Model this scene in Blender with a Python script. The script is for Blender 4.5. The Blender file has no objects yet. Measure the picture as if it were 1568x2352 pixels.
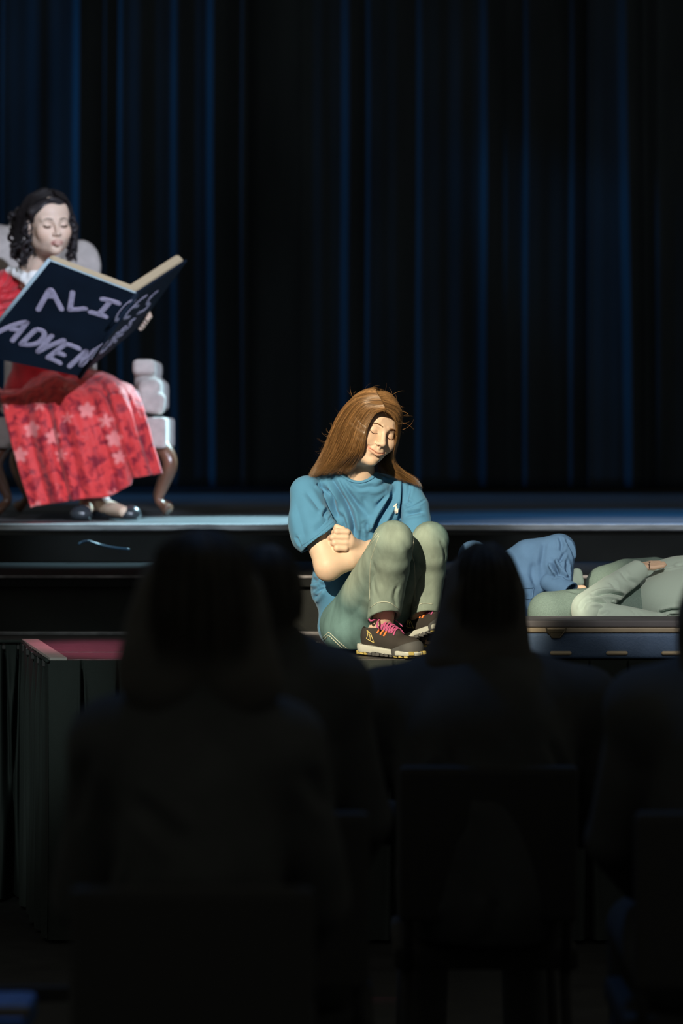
import bpy, bmesh, math, random
import numpy as np
from mathutils import Vector, Matrix
from mathutils.bvhtree import BVHTree
R = math.radians
SC = bpy.context.scene
COL = SC.collection

# ---------------------------------------------------------------- camera
H = 1.53                 # eye height of the photographer above the hall floor
FPX = 6660.0             # focal length in pixels of the 1568x2352 frame
cam = bpy.data.cameras.new('camera')
cam.sensor_fit = 'VERTICAL'; cam.sensor_height = 36.0
cam.lens = FPX / 2352 * 36.0
cam.shift_y = -(1176 - 1000) / 2352.0
cam.clip_end = 100
cam.dof.use_dof = True; cam.dof.focus_distance = 8.93; cam.dof.aperture_fstop = 2.4
cam_ob = bpy.data.objects.new('camera', cam); COL.objects.link(cam_ob)
cam_ob.location = (0, 0, H); cam_ob.rotation_euler = (R(90), 0, 0)
SC.camera = cam_ob

# ---------------------------------------------------------------- world, lights, exposure
SC.view_settings.view_transform = 'Standard'
SC.view_settings.look = 'None'
SC.view_settings.gamma = 1.0
SC.view_settings.exposure = 0.0
SC.view_settings.use_curve_mapping = False
SC.cycles.use_denoising = True
SC.cycles.max_bounces = 5
w = bpy.data.worlds.new('hall_dark'); SC.world = w; w.use_nodes = True
w.node_tree.nodes['Background'].inputs[0].default_value = (1.0, 1.0, 0.88, 1)
w.node_tree.nodes['Background'].inputs[1].default_value = 0.125

def spot(name, loc, at, energy, color, size, blend=0.3, radius=0.12):
    l = bpy.data.lights.new(name, 'SPOT'); l.energy = energy; l.color = color
    l.spot_size = R(size); l.spot_blend = blend; l.shadow_soft_size = radius
    o = bpy.data.objects.new(name, l); COL.objects.link(o); o.location = loc
    o.rotation_euler = (Vector(at) - Vector(loc)).to_track_quat('-Z', 'Y').to_euler()
    return o
#LIGHTS
spot('key_spot', (-2.5, 0.8, 5.1), (0.10, 9.0, 1.20), 6400, (1.0, 0.87, 0.62), 7.7, 0.25, 0.05)
spot('right_spot', (1.2, 1.2, 5.4), (1.02, 9.4, 1.13), 1900, (1.0, 0.94, 0.82), 7.2, 0.30, 0.06)
spot('reading_spot', (2.4, 2.6, 4.9), (-1.12, 11.9, 1.85), 4600, (0.68, 0.78, 1.0), 9.4, 0.35, 0.06)
spot('reading_spot', (-1.9, 4.4, 5.2), (-1.10, 11.9, 1.7), 450, (0.80, 0.84, 1.0), 11.0, 0.5, 0.10)
spot('blue_wash', (-6.3, 15.75, 5.2), (-0.9, 17.0, 2.0), 1150, (0.01, 0.34, 1.0), 56, 0.9, 0.12)
spot('blue_wash', (3.4, 13.0, 6.2), (1.6, 11.9, 1.2), 1500, (0.01, 0.36, 1.0), 40, 0.9, 0.2)
spot('floor_wash', (1.3, 14.4, 4.4), (-0.56, 11.6, 1.19), 4800, (0.50, 0.86, 1.0), 16, 0.6, 0.1)
spot('floor_wash', (1.9, 14.2, 5.0), (1.15, 11.25, 1.19), 380, (0.75, 0.85, 1.0), 22, 0.8, 0.1)
spot('blue_wash', (-1.2, 15.95, 4.6), (1.66, 16.93, 2.4), 130, (0.01, 0.36, 1.0), 22, 0.9, 0.1)
spot('edge_spot', (0.4, 4.0, 5.0), (1.15, 11.1, 1.20), 950, (0.86, 0.94, 1.0), 9, 0.8, 0.1)
spot('edge_spot', (-1.6, 4.0, 5.0), (-0.75, 11.1, 1.19), 800, (0.72, 0.88, 1.0), 8, 0.8, 0.1)
spot('magenta_spot', (-2.6, 12.4, 4.6), (-0.66, 9.22, 0.85), 900, (1.0, 0.16, 0.32), 8.5, 0.7, 0.1)
spot('skirt_spot', (-2.6, 2.0, 4.2), (-1.05, 8.9, 0.80), 900, (0.80, 1.0, 0.95), 8, 1.0, 0.15)
spot('audience_blue', (-0.5, 7.2, 5.2), (-0.2, 4.9, 1.0), 170, (0.02, 0.30, 1.0), 60, 0.8, 0.2)
#ENDLIGHTS

def P(px, py, D):
    """The point that lies D metres in front of the camera behind picture point (px, py)."""
    return np.array([(px - 784) / FPX * D, D, H - (py - 1000) / FPX * D])

# ---------------------------------------------------------------- materials
def mat(name, color, rough=0.6, metal=0.0, spec=0.4, noise=None, bump=None, attr=False, sheen=0.0, sss=0.0, alpha=None):
    """noise=(scale, dark factor, (sx,sy,sz)), bump=(scale, strength, (sx,sy,sz))"""
    m = bpy.data.materials.new(name); m.use_nodes = True
    nt = m.node_tree; b = nt.nodes['Principled BSDF']
    b.inputs['Base Color'].default_value = (*color, 1)
    b.inputs['Roughness'].default_value = rough
    b.inputs['Metallic'].default_value = metal
    b.inputs['Specular IOR Level'].default_value = spec
    if sheen: b.inputs['Sheen Weight'].default_value = sheen
    if sss:
        b.inputs['Subsurface Weight'].default_value = sss
        b.inputs['Subsurface Radius'].default_value = (0.012, 0.005, 0.003)
        b.inputs['Subsurface Scale'].default_value = 0.6
    tc = nt.nodes.new('ShaderNodeTexCoord')
    src = None
    if attr:
        a = nt.nodes.new('ShaderNodeVertexColor'); a.layer_name = 'tint'
        mm = nt.nodes.new('ShaderNodeMix'); mm.data_type = 'RGBA'; mm.blend_type = 'MULTIPLY'
        mm.inputs[0].default_value = 1.0
        mm.inputs[6].default_value = (*color, 1)
        nt.links.new(a.outputs[0], mm.inputs[7]); src = mm.outputs[2]
    if noise:
        sc, dk, st = noise
        mp = nt.nodes.new('ShaderNodeMapping'); mp.inputs['Scale'].default_value = st
        nt.links.new(tc.outputs['Object'], mp.inputs[0])
        n = nt.nodes.new('ShaderNodeTexNoise'); n.inputs['Scale'].default_value = sc; n.inputs['Detail'].default_value = 5
        nt.links.new(mp.outputs[0], n.inputs[0])
        mr = nt.nodes.new('ShaderNodeMapRange'); mr.inputs[1].default_value = .32; mr.inputs[2].default_value = .68
        mr.inputs[3].default_value = dk; mr.inputs[4].default_value = 1.0
        nt.links.new(n.outputs[0], mr.inputs[0])
        mx = nt.nodes.new('ShaderNodeMix'); mx.data_type = 'RGBA'; mx.blend_type = 'MULTIPLY'; mx.inputs[0].default_value = 1
        if src is not None: nt.links.new(src, mx.inputs[6])
        else: mx.inputs[6].default_value = (*color, 1)
        cb = nt.nodes.new('ShaderNodeCombineColor')
        for i in range(3): nt.links.new(mr.outputs[0], cb.inputs[i])
        nt.links.new(cb.outputs[0], mx.inputs[7]); src = mx.outputs[2]
    if src is not None: nt.links.new(src, b.inputs['Base Color'])
    if bump:
        sc, sg, st = bump
        mp = nt.nodes.new('ShaderNodeMapping'); mp.inputs['Scale'].default_value = st
        nt.links.new(tc.outputs['Object'], mp.inputs[0])
        n = nt.nodes.new('ShaderNodeTexNoise'); n.inputs['Scale'].default_value = sc; n.inputs['Detail'].default_value = 4
        nt.links.new(mp.outputs[0], n.inputs[0])
        bp = nt.nodes.new('ShaderNodeBump'); bp.inputs['Strength'].default_value = sg; bp.inputs['Distance'].default_value = 0.004
        nt.links.new(n.outputs[0], bp.inputs['Height']); nt.links.new(bp.outputs[0], b.inputs['Normal'])
    return m

M = {}
M['velvet'] = mat('velvet', (0.034, 0.042, 0.048), 0.95, spec=0.0, noise=(3, .6, (1, 1, .2)), bump=(350, .3, (1, 1, 1)))
M['stage_black'] = mat('stage_black', (0.10, 0.105, 0.11), 0.42, spec=0.5, noise=(3, .6, (1, 8, 1)), bump=(6, .4, (.6, 12, 1)))
M['plank'] = mat('plank_black', (0.040, 0.034, 0.036), 0.38, spec=0.6, noise=(4, .25, (.7, 30, 1)), bump=(5, .9, (.7, 40, 1)))
M['riser_black'] = mat('riser_black', (0.026, 0.028, 0.028), 0.9, spec=0.15, noise=(3, .6, (1, 1, 1)))
M['alu'] = mat('worn_aluminium', (0.55, 0.57, 0.60), 0.5, metal=0.15, noise=(9, .6, (1, 6, 6)))
M['skirt'] = mat('skirt_cloth', (0.034, 0.040, 0.038), 0.95, spec=0.05, noise=(5, .7, (1, 1, .3)), bump=(500, .4, (1, 1, 1)))
M['edge_board'] = mat('edge_board', (0.42, 0.36, 0.34), 0.55, noise=(6, .8, (1, 1, 1)))
M['hall_floor'] = mat('hall_floor', (0.02, 0.02, 0.02), 0.8, spec=.2, noise=(8, .6, (1, 1, 1)))
M['wall_dark'] = mat('wall_dark', (0.02, 0.02, 0.022), 0.9, spec=.1, noise=(2, .7, (1, 1, 1)))

# ---------------------------------------------------------------- objects
def tag(o, label=None, cat=None, group=None, kind=None):
    if label: o['label'] = label
    if cat: o['category'] = cat
    if group: o['group'] = group
    if kind: o['kind'] = kind
    return o

def thing(name, label, cat, loc=(0, 0, 0), group=None):
    o = bpy.data.objects.new(name, None); COL.objects.link(o)
    o.location = Vector(loc); o.empty_display_size = .05
    return tag(o, label, cat, group)

def mesh_obj(name, verts, faces, m, parent=None, label=None, smooth=True, tint=None):
    """Verts in world space; kept there when parented."""
    me = bpy.data.meshes.new(name)
    verts = np.asarray(verts, dtype=np.float32)
    if isinstance(faces, np.ndarray) and faces.ndim == 2:
        k = faces.shape[1]; nf = len(faces)
        me.vertices.add(len(verts)); me.vertices.foreach_set('co', verts.ravel())
        me.loops.add(nf * k); me.loops.foreach_set('vertex_index', faces.ravel().astype(np.int32))
        me.polygons.add(nf); me.polygons.foreach_set('loop_start', (np.arange(nf) * k).astype(np.int32))
        me.update(calc_edges=True); me.validate()
    else:
        me.from_pydata([tuple(map(float, v)) for v in verts], [], [tuple(map(int, f)) for f in faces]); me.update()
    if smooth: me.polygons.foreach_set('use_smooth', [True] * len(me.polygons))
    if tint is not None:
        a = me.color_attributes.new('tint', 'FLOAT_COLOR', 'POINT')
        t = np.ones((len(verts), 4), np.float32); t[:, :3] = tint
        a.data.foreach_set('color', t.ravel())
    me.materials.append(M[m] if isinstance(m, str) else m)
    o = bpy.data.objects.new(name, me); COL.objects.link(o)
    if parent is not None:
        o.parent = parent
        o.matrix_parent_inverse = world_of(parent).inverted()
    if label: o['label'] = label
    return o

def world_of(o):
    mt = Matrix.LocRotScale(o.location, o.rotation_euler, o.scale)
    if o.parent is not None: mt = world_of(o.parent) @ o.matrix_parent_inverse @ mt
    return mt

class MB:
    """collects verts and faces for one mesh"""
    def __init__(s): s.v = []; s.f = []
    def add(s, v, f):
        n = sum(len(a) for a in s.v); s.v.append(np.asarray(v, float).reshape(-1, 3))
        s.f += [tuple(i + n for i in q) for q in f]; return s
    def box(s, c, size, rot=None, bev=0.0):
        bm = bmesh.new(); bmesh.ops.create_cube(bm, size=1)
        for v in bm.verts: v.co = Vector((v.co.x * size[0], v.co.y * size[1], v.co.z * size[2]))
        if bev: bmesh.ops.bevel(bm, geom=bm.edges[:], offset=bev, segments=2, profile=.6, affect='EDGES')
        r = Matrix(rot) if rot is not None else Matrix.Identity(3)
        bm.verts.index_update()
        s.add([tuple(r @ v.co + Vector(c)) for v in bm.verts], [tuple(v.index for v in f.verts) for f in bm.faces]); bm.free(); return s
    def tube(s, pts, r, n=8, caps=True, flat=None):
        pts = np.asarray(pts, float); k = len(pts)
        rr = np.full(k, r) if np.isscalar(r) else np.asarray(r, float)
        t = np.gradient(pts, axis=0); t /= np.linalg.norm(t, axis=1)[:, None] + 1e-12
        ref = np.array([0, 0, 1.0]) if abs(t[0][2]) < .9 else np.array([1.0, 0, 0])
        u = np.cross(t[0], ref); u /= np.linalg.norm(u); V = []
        for i in range(k):
            u = u - t[i] * np.dot(u, t[i]); u /= np.linalg.norm(u) + 1e-12
            w_ = np.cross(t[i], u)
            for j in range(n):
                a = 2 * math.pi * j / n
                V.append(pts[i] + rr[i] * (math.cos(a) * u + math.sin(a) * w_ * (flat or 1)))
        Fc = [(i * n + j, i * n + (j + 1) % n, (i + 1) * n + (j + 1) % n, (i + 1) * n + j) for i in range(k - 1) for j in range(n)]
        if caps: Fc += [tuple(range(n))[::-1], tuple((k - 1) * n + j for j in range(n))]
        return s.add(V, Fc)
    def poly(s, front, normal, depth):
        """extruded outline: front = loop of 3-D points, normal points to the viewer"""
        fr = np.asarray(front, float); nm = np.asarray(normal, float); k = len(fr)
        bk = fr - nm * depth
        # triangulate through bmesh later: one ngon each side
        return s.add(np.vstack([fr, bk]), [tuple(range(k)), tuple(range(2 * k - 1, k - 1, -1))] + [(i, i + k, (i + 1) % k + k, (i + 1) % k) for i in range(k)])
    def build(s, name, m, parent=None, label=None, smooth=False):
        return mesh_obj(name, np.vstack(s.v), s.f, m, parent, label, smooth)

def box_obj(name, c, size, m, parent=None, label=None, bev=0.0, rot=None):
    return MB().box(c, size, rot, bev).build(name, m, parent, label)

def catmull(pts, n=8):
    p = np.asarray(pts, float); p = np.vstack([2 * p[0] - p[1], p, 2 * p[-1] - p[-2]]); out = []
    for i in range(1, len(p) - 2):
        for t in np.linspace(0, 1, n, endpoint=False):
            out.append(.5 * ((2 * p[i]) + (-p[i - 1] + p[i + 1]) * t + (2 * p[i - 1] - 5 * p[i] + 4 * p[i + 1] - p[i + 2]) * t * t + (-p[i - 1] + 3 * p[i] - 3 * p[i + 1] + p[i + 2]) * t ** 3))
    out.append(p[-2]); return np.array(out)

# ---------------------------------------------------------------- distance-field sculpting
class Field:
    def __init__(s, lo, hi, h):
        s.lo = np.array(lo, float); s.h = h
        s.n = np.ceil((np.array(hi, float) - s.lo) / h).astype(int) + 1
        s.f = np.full(s.n, .5, np.float32)
        s.ax = [(s.lo[i] + h * np.arange(s.n[i])).astype(np.float32) for i in range(3)]
    def _sl(s, lo, hi, k):
        a = np.clip(np.floor((np.array(lo) - k - 4 * s.h - s.lo) / s.h).astype(int), 0, s.n)
        b = np.clip(np.ceil((np.array(hi) + k + 4 * s.h - s.lo) / s.h).astype(int) + 1, 0, s.n)
        if np.any(b <= a): return None
        sl = tuple(slice(a[i], b[i]) for i in range(3))
        return sl, s.ax[0][sl[0]][:, None, None], s.ax[1][sl[1]][None, :, None], s.ax[2][sl[2]][None, None, :]
    def op(s, d, sl, k, mode):
        f = s.f[sl]
        if mode == 'add':
            if k > 0:
                hh = np.clip(.5 + .5 * (f - d) / k, 0, 1); s.f[sl] = f * (1 - hh) + d * hh - k * hh * (1 - hh)
            else: s.f[sl] = np.minimum(f, d)
        else:
            if k > 0:
                hh = np.clip(.5 - .5 * (f + d) / k, 0, 1); s.f[sl] = f * (1 - hh) - d * hh + k * hh * (1 - hh)
            else: s.f[sl] = np.maximum(f, -d)
        return s
    def ell(s, c, r, k=.01, mode='add', rot=None):
        c = np.array(c, float); r = np.array(r if np.ndim(r) else (r, r, r), float); e = r.max() if rot is not None else r
        q = s._sl(c - e, c + e, k)
        if q is None: return s
        sl, X, Y, Z = q; X = X - c[0]; Y = Y - c[1]; Z = Z - c[2]
        if rot is not None:
            m = np.array(rot, float)   # columns = local axes in world
            X, Y, Z = (X * m[0, i] + Y * m[1, i] + Z * m[2, i] for i in range(3))
        k0 = np.sqrt((X / r[0]) ** 2 + (Y / r[1]) ** 2 + (Z / r[2]) ** 2)
        k1 = np.sqrt((X / r[0] ** 2) ** 2 + (Y / r[1] ** 2) ** 2 + (Z / r[2] ** 2) ** 2)
        d = (k0 * (k0 - 1) / np.maximum(k1, 1e-9)).astype(np.float32)
        return s.op(d, sl, k, mode)
    def cap(s, a, b, ra, rb=None, k=.01, mode='add', squash=None):
        """tapered capsule; squash=(dir, factor) thins it along dir"""
        rb = ra if rb is None else rb
        a = np.array(a, float); b = np.array(b, float); rm = max(ra, rb)
        q = s._sl(np.minimum(a, b) - rm, np.maximum(a, b) + rm, k)
        if q is None: return s
        sl, X, Y, Z = q; ab = b - a; L = float(ab @ ab) + 1e-12
        px, py, pz = X - a[0], Y - a[1], Z - a[2]
        t = np.clip((px * ab[0] + py * ab[1] + pz * ab[2]) / L, 0, 1)
        qx, qy, qz = px - t * ab[0], py - t * ab[1], pz - t * ab[2]
        if squash is not None:
            dd, fac = squash; dd = np.array(dd, float); dd /= np.linalg.norm(dd)
            m = (qx * dd[0] + qy * dd[1] + qz * dd[2]) * (1 / fac - 1)
            qx, qy, qz = qx + m * dd[0], qy + m * dd[1], qz + m * dd[2]
        d = (np.sqrt(qx ** 2 + qy ** 2 + qz ** 2) - (ra + (rb - ra) * t)).astype(np.float32)
        return s.op(d, sl, k, mode)
    def chain(s, pts, rad, k=.01, mode='add', squash=None):
        for i in range(len(pts) - 1):
            ra, rb = (rad, rad) if np.isscalar(rad) else (rad[i], rad[i + 1])
            s.cap(pts[i], pts[i + 1], ra, rb, k if (i == 0 or mode == 'sub') else min(k, .006) if k else 0, mode, squash)
        return s
    def box(s, c, half, r=.01, k=.0, mode='add', rot=None):
        c = np.array(c, float); half = np.array(half, float); e = np.full(3, np.linalg.norm(half)) if rot is not None else half
        q = s._sl(c - e, c + e, k)
        if q is None: return s
        sl, X, Y, Z = q; X = X - c[0]; Y = Y - c[1]; Z = Z - c[2]
        if rot is not None:
            m = np.array(rot, float); X, Y, Z = (X * m[0, i] + Y * m[1, i] + Z * m[2, i] for i in range(3))
        qx, qy, qz = np.abs(X) - half[0] + r, np.abs(Y) - half[1] + r, np.abs(Z) - half[2] + r
        d = np.sqrt(np.maximum(qx, 0) ** 2 + np.maximum(qy, 0) ** 2 + np.maximum(qz, 0) ** 2) + np.minimum(np.maximum(qx, np.maximum(qy, qz)), 0) - r
        return s.op(d.astype(np.float32), sl, k, mode)
    def half(s, p, nrm, k=.0):
        """cuts away everything on the side nrm points to"""
        nrm = np.array(nrm, float); nrm /= np.linalg.norm(nrm)
        d = (s.ax[0][:, None, None] - p[0]) * nrm[0] + (s.ax[1][None, :, None] - p[1]) * nrm[1] + (s.ax[2][None, None, :] - p[2]) * nrm[2]
        sl = (slice(None),) * 3
        return s.op((-d).astype(np.float32), sl, k, 'sub')
    def mesh(s, sm=1):
        f = s.f; ins = f < 0; n = np.array(f.shape)
        c = np.zeros(n - 1, np.int8)
        for i in (0, 1):
            for j in (0, 1):
                for k in (0, 1): c += ins[i:n[0] - 1 + i, j:n[1] - 1 + j, k:n[2] - 1 + k]
        act = np.argwhere((c > 0) & (c < 8)); idx = np.full(n - 1, -1, np.int32)
        idx[tuple(act.T)] = np.arange(len(act))
        acc = np.zeros((len(act), 3)); cnt = np.zeros(len(act))
        cor = [(i, j, k) for i in (0, 1) for j in (0, 1) for k in (0, 1)]
        val = {o: f[act[:, 0] + o[0], act[:, 1] + o[1], act[:, 2] + o[2]] for o in cor}
        for a in cor:
            for ax in range(3):
                if a[ax] == 1: continue
                b = list(a); b[ax] = 1; b = tuple(b)
                va, vb = val[a], val[b]; m = (va < 0) != (vb < 0)
                t = va[m] / (va[m] - vb[m]); p = np.tile(np.array(a, float), (m.sum(), 1)); p[:, ax] = t
                acc[m] += p; cnt[m] += 1
        V = s.lo + s.h * (act + acc / np.maximum(cnt, 1)[:, None])
        Q = []
        for ax in range(3):
            sl0 = [slice(0, n[i] - 1) for i in range(3)]; sl1 = list(sl0); sl1[ax] = slice(1, n[ax])
            o1, o2 = (ax + 1) % 3, (ax + 2) % 3
            a = ins[tuple(slice(0, n[i] - 1) if i == ax else slice(1, n[i] - 1) for i in range(3))]
            b = ins[tuple(slice(1, n[i]) if i == ax else slice(1, n[i] - 1) for i in range(3))]
            e = np.argwhere(a != b)
            g = e.copy(); g[:, o1] += 1; g[:, o2] += 1
            fl = a[tuple(e.T)]
            def cell(d1, d2):
                h_ = g.copy(); h_[:, o1] -= d1; h_[:, o2] -= d2; return idx[tuple(h_.T)]
            q = np.stack([cell(1, 1), cell(0, 1), cell(0, 0), cell(1, 0)], 1)
            q[~fl] = q[~fl][:, ::-1]; Q.append(q)
        Fc = np.vstack(Q); Fc = Fc[(Fc >= 0).all(1)]
        for _ in range(sm): V = lap(V, Fc, .5)
        return V, Fc

def lap(V, Fc, w_=.5):
    A = np.zeros_like(V); c = np.zeros(len(V))
    for i in range(4):
        j = (i + 1) % 4
        for k in range(3): A[:, k] += np.bincount(Fc[:, i], V[Fc[:, j], k], len(V)); A[:, k] += np.bincount(Fc[:, j], V[Fc[:, i], k], len(V))
        c += np.bincount(Fc[:, i], minlength=len(V)); c += np.bincount(Fc[:, j], minlength=len(V))
    c = np.maximum(c, 1)
    return V * (1 - w_) + w_ * A / c[:, None]

def normals(V, Fc):
    n = np.cross(V[Fc[:, 2]] - V[Fc[:, 0]], V[Fc[:, 3]] - V[Fc[:, 1]]); N = np.zeros_like(V)
    for i in range(4):
        for k in range(3): N[:, k] += np.bincount(Fc[:, i], n[:, k], len(V))
    return N / (np.linalg.norm(N, axis=1)[:, None] + 1e-12)

def dist_poly(V, pts, reach=.08):
    pts = np.asarray(pts, float); d = np.full(len(V), 9.0); t_ = np.zeros(len(V))
    sel = np.where(((V > pts.min(0) - reach) & (V < pts.max(0) + reach)).all(1))[0]; Q = V[sel]
    dd = np.full(len(sel), 9.0); tt = np.zeros(len(sel)); k = len(pts) - 1
    for i in range(k):
        ab = pts[i + 1] - pts[i]; t = np.clip(((Q - pts[i]) @ ab) / (ab @ ab + 1e-12), 0, 1)
        q = np.linalg.norm(Q - pts[i] - t[:, None] * ab, axis=1); m = q < dd
        dd[m] = q[m]; tt[m] = (i + t[m]) / k
    d[sel] = dd; t_[sel] = tt
    return d, t_

def fold(V, N, pts, depth, width, ridge=.5, taper=True):
    """presses a valley with raised lips along pts into the surface"""
    if len(pts) < 2: return V
    d, t = dist_poly(V, pts)
    e = -depth * np.exp(-(d / width) ** 1.4) + ridge * depth * np.exp(-((d - 1.9 * width) / width) ** 2)
    if taper: e = e * np.clip(np.minimum(t, 1 - t) * 5 + .15, 0, 1)
    return V + N * np.where(d < 8, e, 0)[:, None]

def wobble(V, N, amp, scale, seed=0):
    rs = np.random.RandomState(seed); e = 0
    for i in range(7):
        k = rs.randn(3); k *= scale * (.6 + .25 * i) / np.linalg.norm(k); e = e + np.sin(V @ k + rs.rand() * 6.28) / (1 + .3 * i)
    return V + N * (amp * e / 2.5)[:, None]

def bvh(V, Fc): return BVHTree.FromPolygons([tuple(v) for v in V], [tuple(int(i) for i in q) for q in Fc])

CAMP = np.array([0, 0, H])
def hit(tree, px, py, lift=0.0, fallback=None):
    """point of a surface that shows at picture point (px, py)"""
    d = P(px, py, 1.0) - CAMP; d /= np.linalg.norm(d)
    r = tree.ray_cast(Vector(CAMP), Vector(d))
    if r[0] is None: return fallback
    n = np.array(r[1]); n = n if n @ d < 0 else -n
    return np.array(r[0]) + n * lift
def trace(tree, pix, lift=0.0, n=8):
    """picture polyline laid on a surface"""
    q = catmull([(a, b, 0) for a, b in pix], n)
    out = [hit(tree, a, b, lift) for a, b, _ in q]
    return np.array([o for o in out if o is not None])
def rot3(yaw, pitch=0, roll=0):
    """turn for heads: yaw to the picture's right, pitch down, roll of the crown to the picture's right"""
    return np.array((Matrix.Rotation(R(roll), 3, 'Y') @ Matrix.Rotation(R(180 + yaw), 3, 'Z') @ Matrix.Rotation(R(-pitch), 3, 'X')))
# ================================================================ the setting
ZP, ZS, ZU = 0.85, 1.05, 1.188        # near platform, step, upper stage
YF = 8.72                             # front edge of the near platform

tag(box_obj('floor', (0, 8, -.05), (14, 22, .1), 'hall_floor'), kind='structure')
tag(box_obj('wall_back', (0, 18.6, 3.5), (14, .2, 7.2), 'wall_dark'), kind='structure')

# curtains: real folds, sharp ridges where the light picks them out
def curtain(name, x0, x1, D, ridges, base_amp, label, seed, z0=1.225, z1=6.6, hemw=.0):
    rs = np.random.RandomState(seed)
    xs = np.arange(x0, x1, .006); zs = np.concatenate([np.linspace(z0, z0 + .5, 8), np.linspace(z0 + .6, z1, 26)])
    X, Z = np.meshgrid(xs, zs, indexing='ij')
    ph = rs.rand(6) * 6.28
    Yo = base_amp * (np.sin(X * 31 + ph[0] + .15 * np.sin(Z * .8)) + .6 * np.sin(X * 53 + ph[1]))
    rg = sorted(ridges); kn = [(x0 - .02, 0.0)]
    for i, (px, w_, d_, lean) in enumerate(rg):
        xc = (px - 784) / FPX * D; nxt = ((rg[i + 1][0] - 784) / FPX * D - rg[i + 1][1]) if i + 1 < len(rg) else x1 + .05
        kn += [(xc - w_, -kn[-1][1] * 0.0), (xc + w_ * .6, -d_), (xc + w_ * 1.3, -d_ * .97), (max(nxt - .005, xc + w_ * 1.3 + .02), 0.0)]
    kn.append((x1 + .1, 0.0)); kx = np.array([k[0] for k in kn]); ky = np.array([k[1] for k in kn]); o_ = np.argsort(kx, kind='stable'); kx, ky = kx[o_], ky[o_]
    ln_ = np.interp(xs, [(r[0] - 784) / FPX * D for r in rg], [r[3] for r in rg])
    prof = np.interp(xs, kx, ky); kern = np.exp(-(np.arange(-4, 5) / 1.8) ** 2); kern /= kern.sum()
    prof = np.convolve(np.pad(prof, 4, mode='edge'), kern, 'valid')
    for j in range(len(zs)): Yo[:, j] += np.interp(xs - ln_ * (zs[j] - 2.6) + .004 * math.sin(zs[j] * 1.7 + seed), xs, prof)
    nx, nz = len(xs), len(zs)
    V = np.stack([X, D + Yo, Z], -1).reshape(-1, 3)
    i = np.arange(nx - 1)[:, None] * nz + np.arange(nz - 1)[None]
    q = np.stack([i, i + nz, i + nz + 1, i + 1], -1).reshape(-1, 4)
    o = mesh_obj(name, V, q, 'velvet'); tag(o, label, 'curtain')
    sm = o.modifiers.new('thick', 'SOLIDIFY'); sm.thickness = .006
    return o
curtain('stage_curtain', -3.6, -.545, 17.0,
        [(-200, .03, .08, 0), (-60, .03, .07, 0), (3, .016, .035, 0), (178, .016, .07, 0), (236, .020, .035, 0), (275, .018, .045, 0), (400, .006, .03, 0), (486, .018, .08, -.004), (548, .030, .045, 0)],
        .003, 'dark blue velvet curtain panel behind the woman in red, its right edge catching blue light', 3)
curtain('stage_curtain', -.575, 1.47, 17.06,
        [(690, .006, .03, 0), (792, .020, .045, 0), (842, .016, .05, 0), (960, .005, .03, 0), (1110, .014, .06, 0), (1160, .012, .03, -.006), (1204, .012, .05, 0), (1310, .005, .03, 0)],
        .003, 'near black velvet curtain panel behind the girl in the blue shirt', 5)
curtain('stage_curtain', 1.44, 4.2, 16.93,
        [(1436, .020, .09, -.012), (1476, .012, .04, -.004), (1504, .012, .06, 0), (1600, .02, .08, 0), (1750, .03, .10, 0)],
        .003, 'dark velvet curtain panel at the stage side, above the reclining performers', 8)
tag(MB().tube([(-3.7, 17.15, 6.65), (4.3, 17.15, 6.65)], .03, 10).build('curtain_rail', 'alu', smooth=True), 'round metal rail the velvet stage curtains hang from', 'rail')

# upper stage
M['tread_black'] = mat('tread_black', (0.014, 0.015, 0.016), .95, spec=0.02)
M['scuffed'] = mat('scuffed_strip', (0.20, 0.19, 0.21), .5, noise=(14, .25, (1, 1, 1)))
st = thing('upper_stage', 'raised black rear stage deck with a pale metal nosing, under the armchair', 'stage', (0, 14.5, 0))
YU = 11.10
box_obj('deck', (0, YU + 3.65, ZU - .02), (9, 7.26, .04), 'stage_black', st)
box_obj('riser', (0, YU + .03, (ZU + .0) / 2 - .02), (9, .04, ZU - .04), 'riser_black', st)
box_obj('nosing', (0, YU - .002, ZU - .009), (9, .045, .024), 'alu', st, 'pale worn metal nosing', bev=.004)
MB().box((0, YU + 1.72, ZU + .001), (9, .03, .003)).build('floor_seam', 'riser_black', st)
# step between the two levels
sp = thing('stage_step', 'long black step between the front platform and the rear stage', 'step', (0, 10.5, 0))
box_obj('tread', (0, 10.51, ZS - .02), (9, 1.08, .04), 'tread_black', sp)
box_obj('riser', (0, 10.02, ZS / 2 - .02), (9, .04, ZS - .04), 'riser_black', sp)
box_obj('nosing', (0, 9.975, ZS - .006), (9, .02, .010), 'scuffed', sp, 'thin scuffed edge strip', bev=.002)
# blue highlights on the riser, imitated by thin blue-coloured tubes
cb = MB().tube(catmull([P(205, 1243, 10.93), P(228, 1251, 10.97), P(262, 1258, 10.97), P(296, 1262, 10.95)], 6), .004, 6)
cb.tube(catmull([P(180, 1250, 10.95), P(190, 1245, 10.96), P(203, 1242, 10.93)], 6), .004, 6)
tag(cb.build('riser_highlight', mat('highlight_blue', (.03, .08, .14), .4), smooth=True), 'thin blue tubes standing in for highlights on the stage riser under the armchair', 'riser_highlight')

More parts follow.
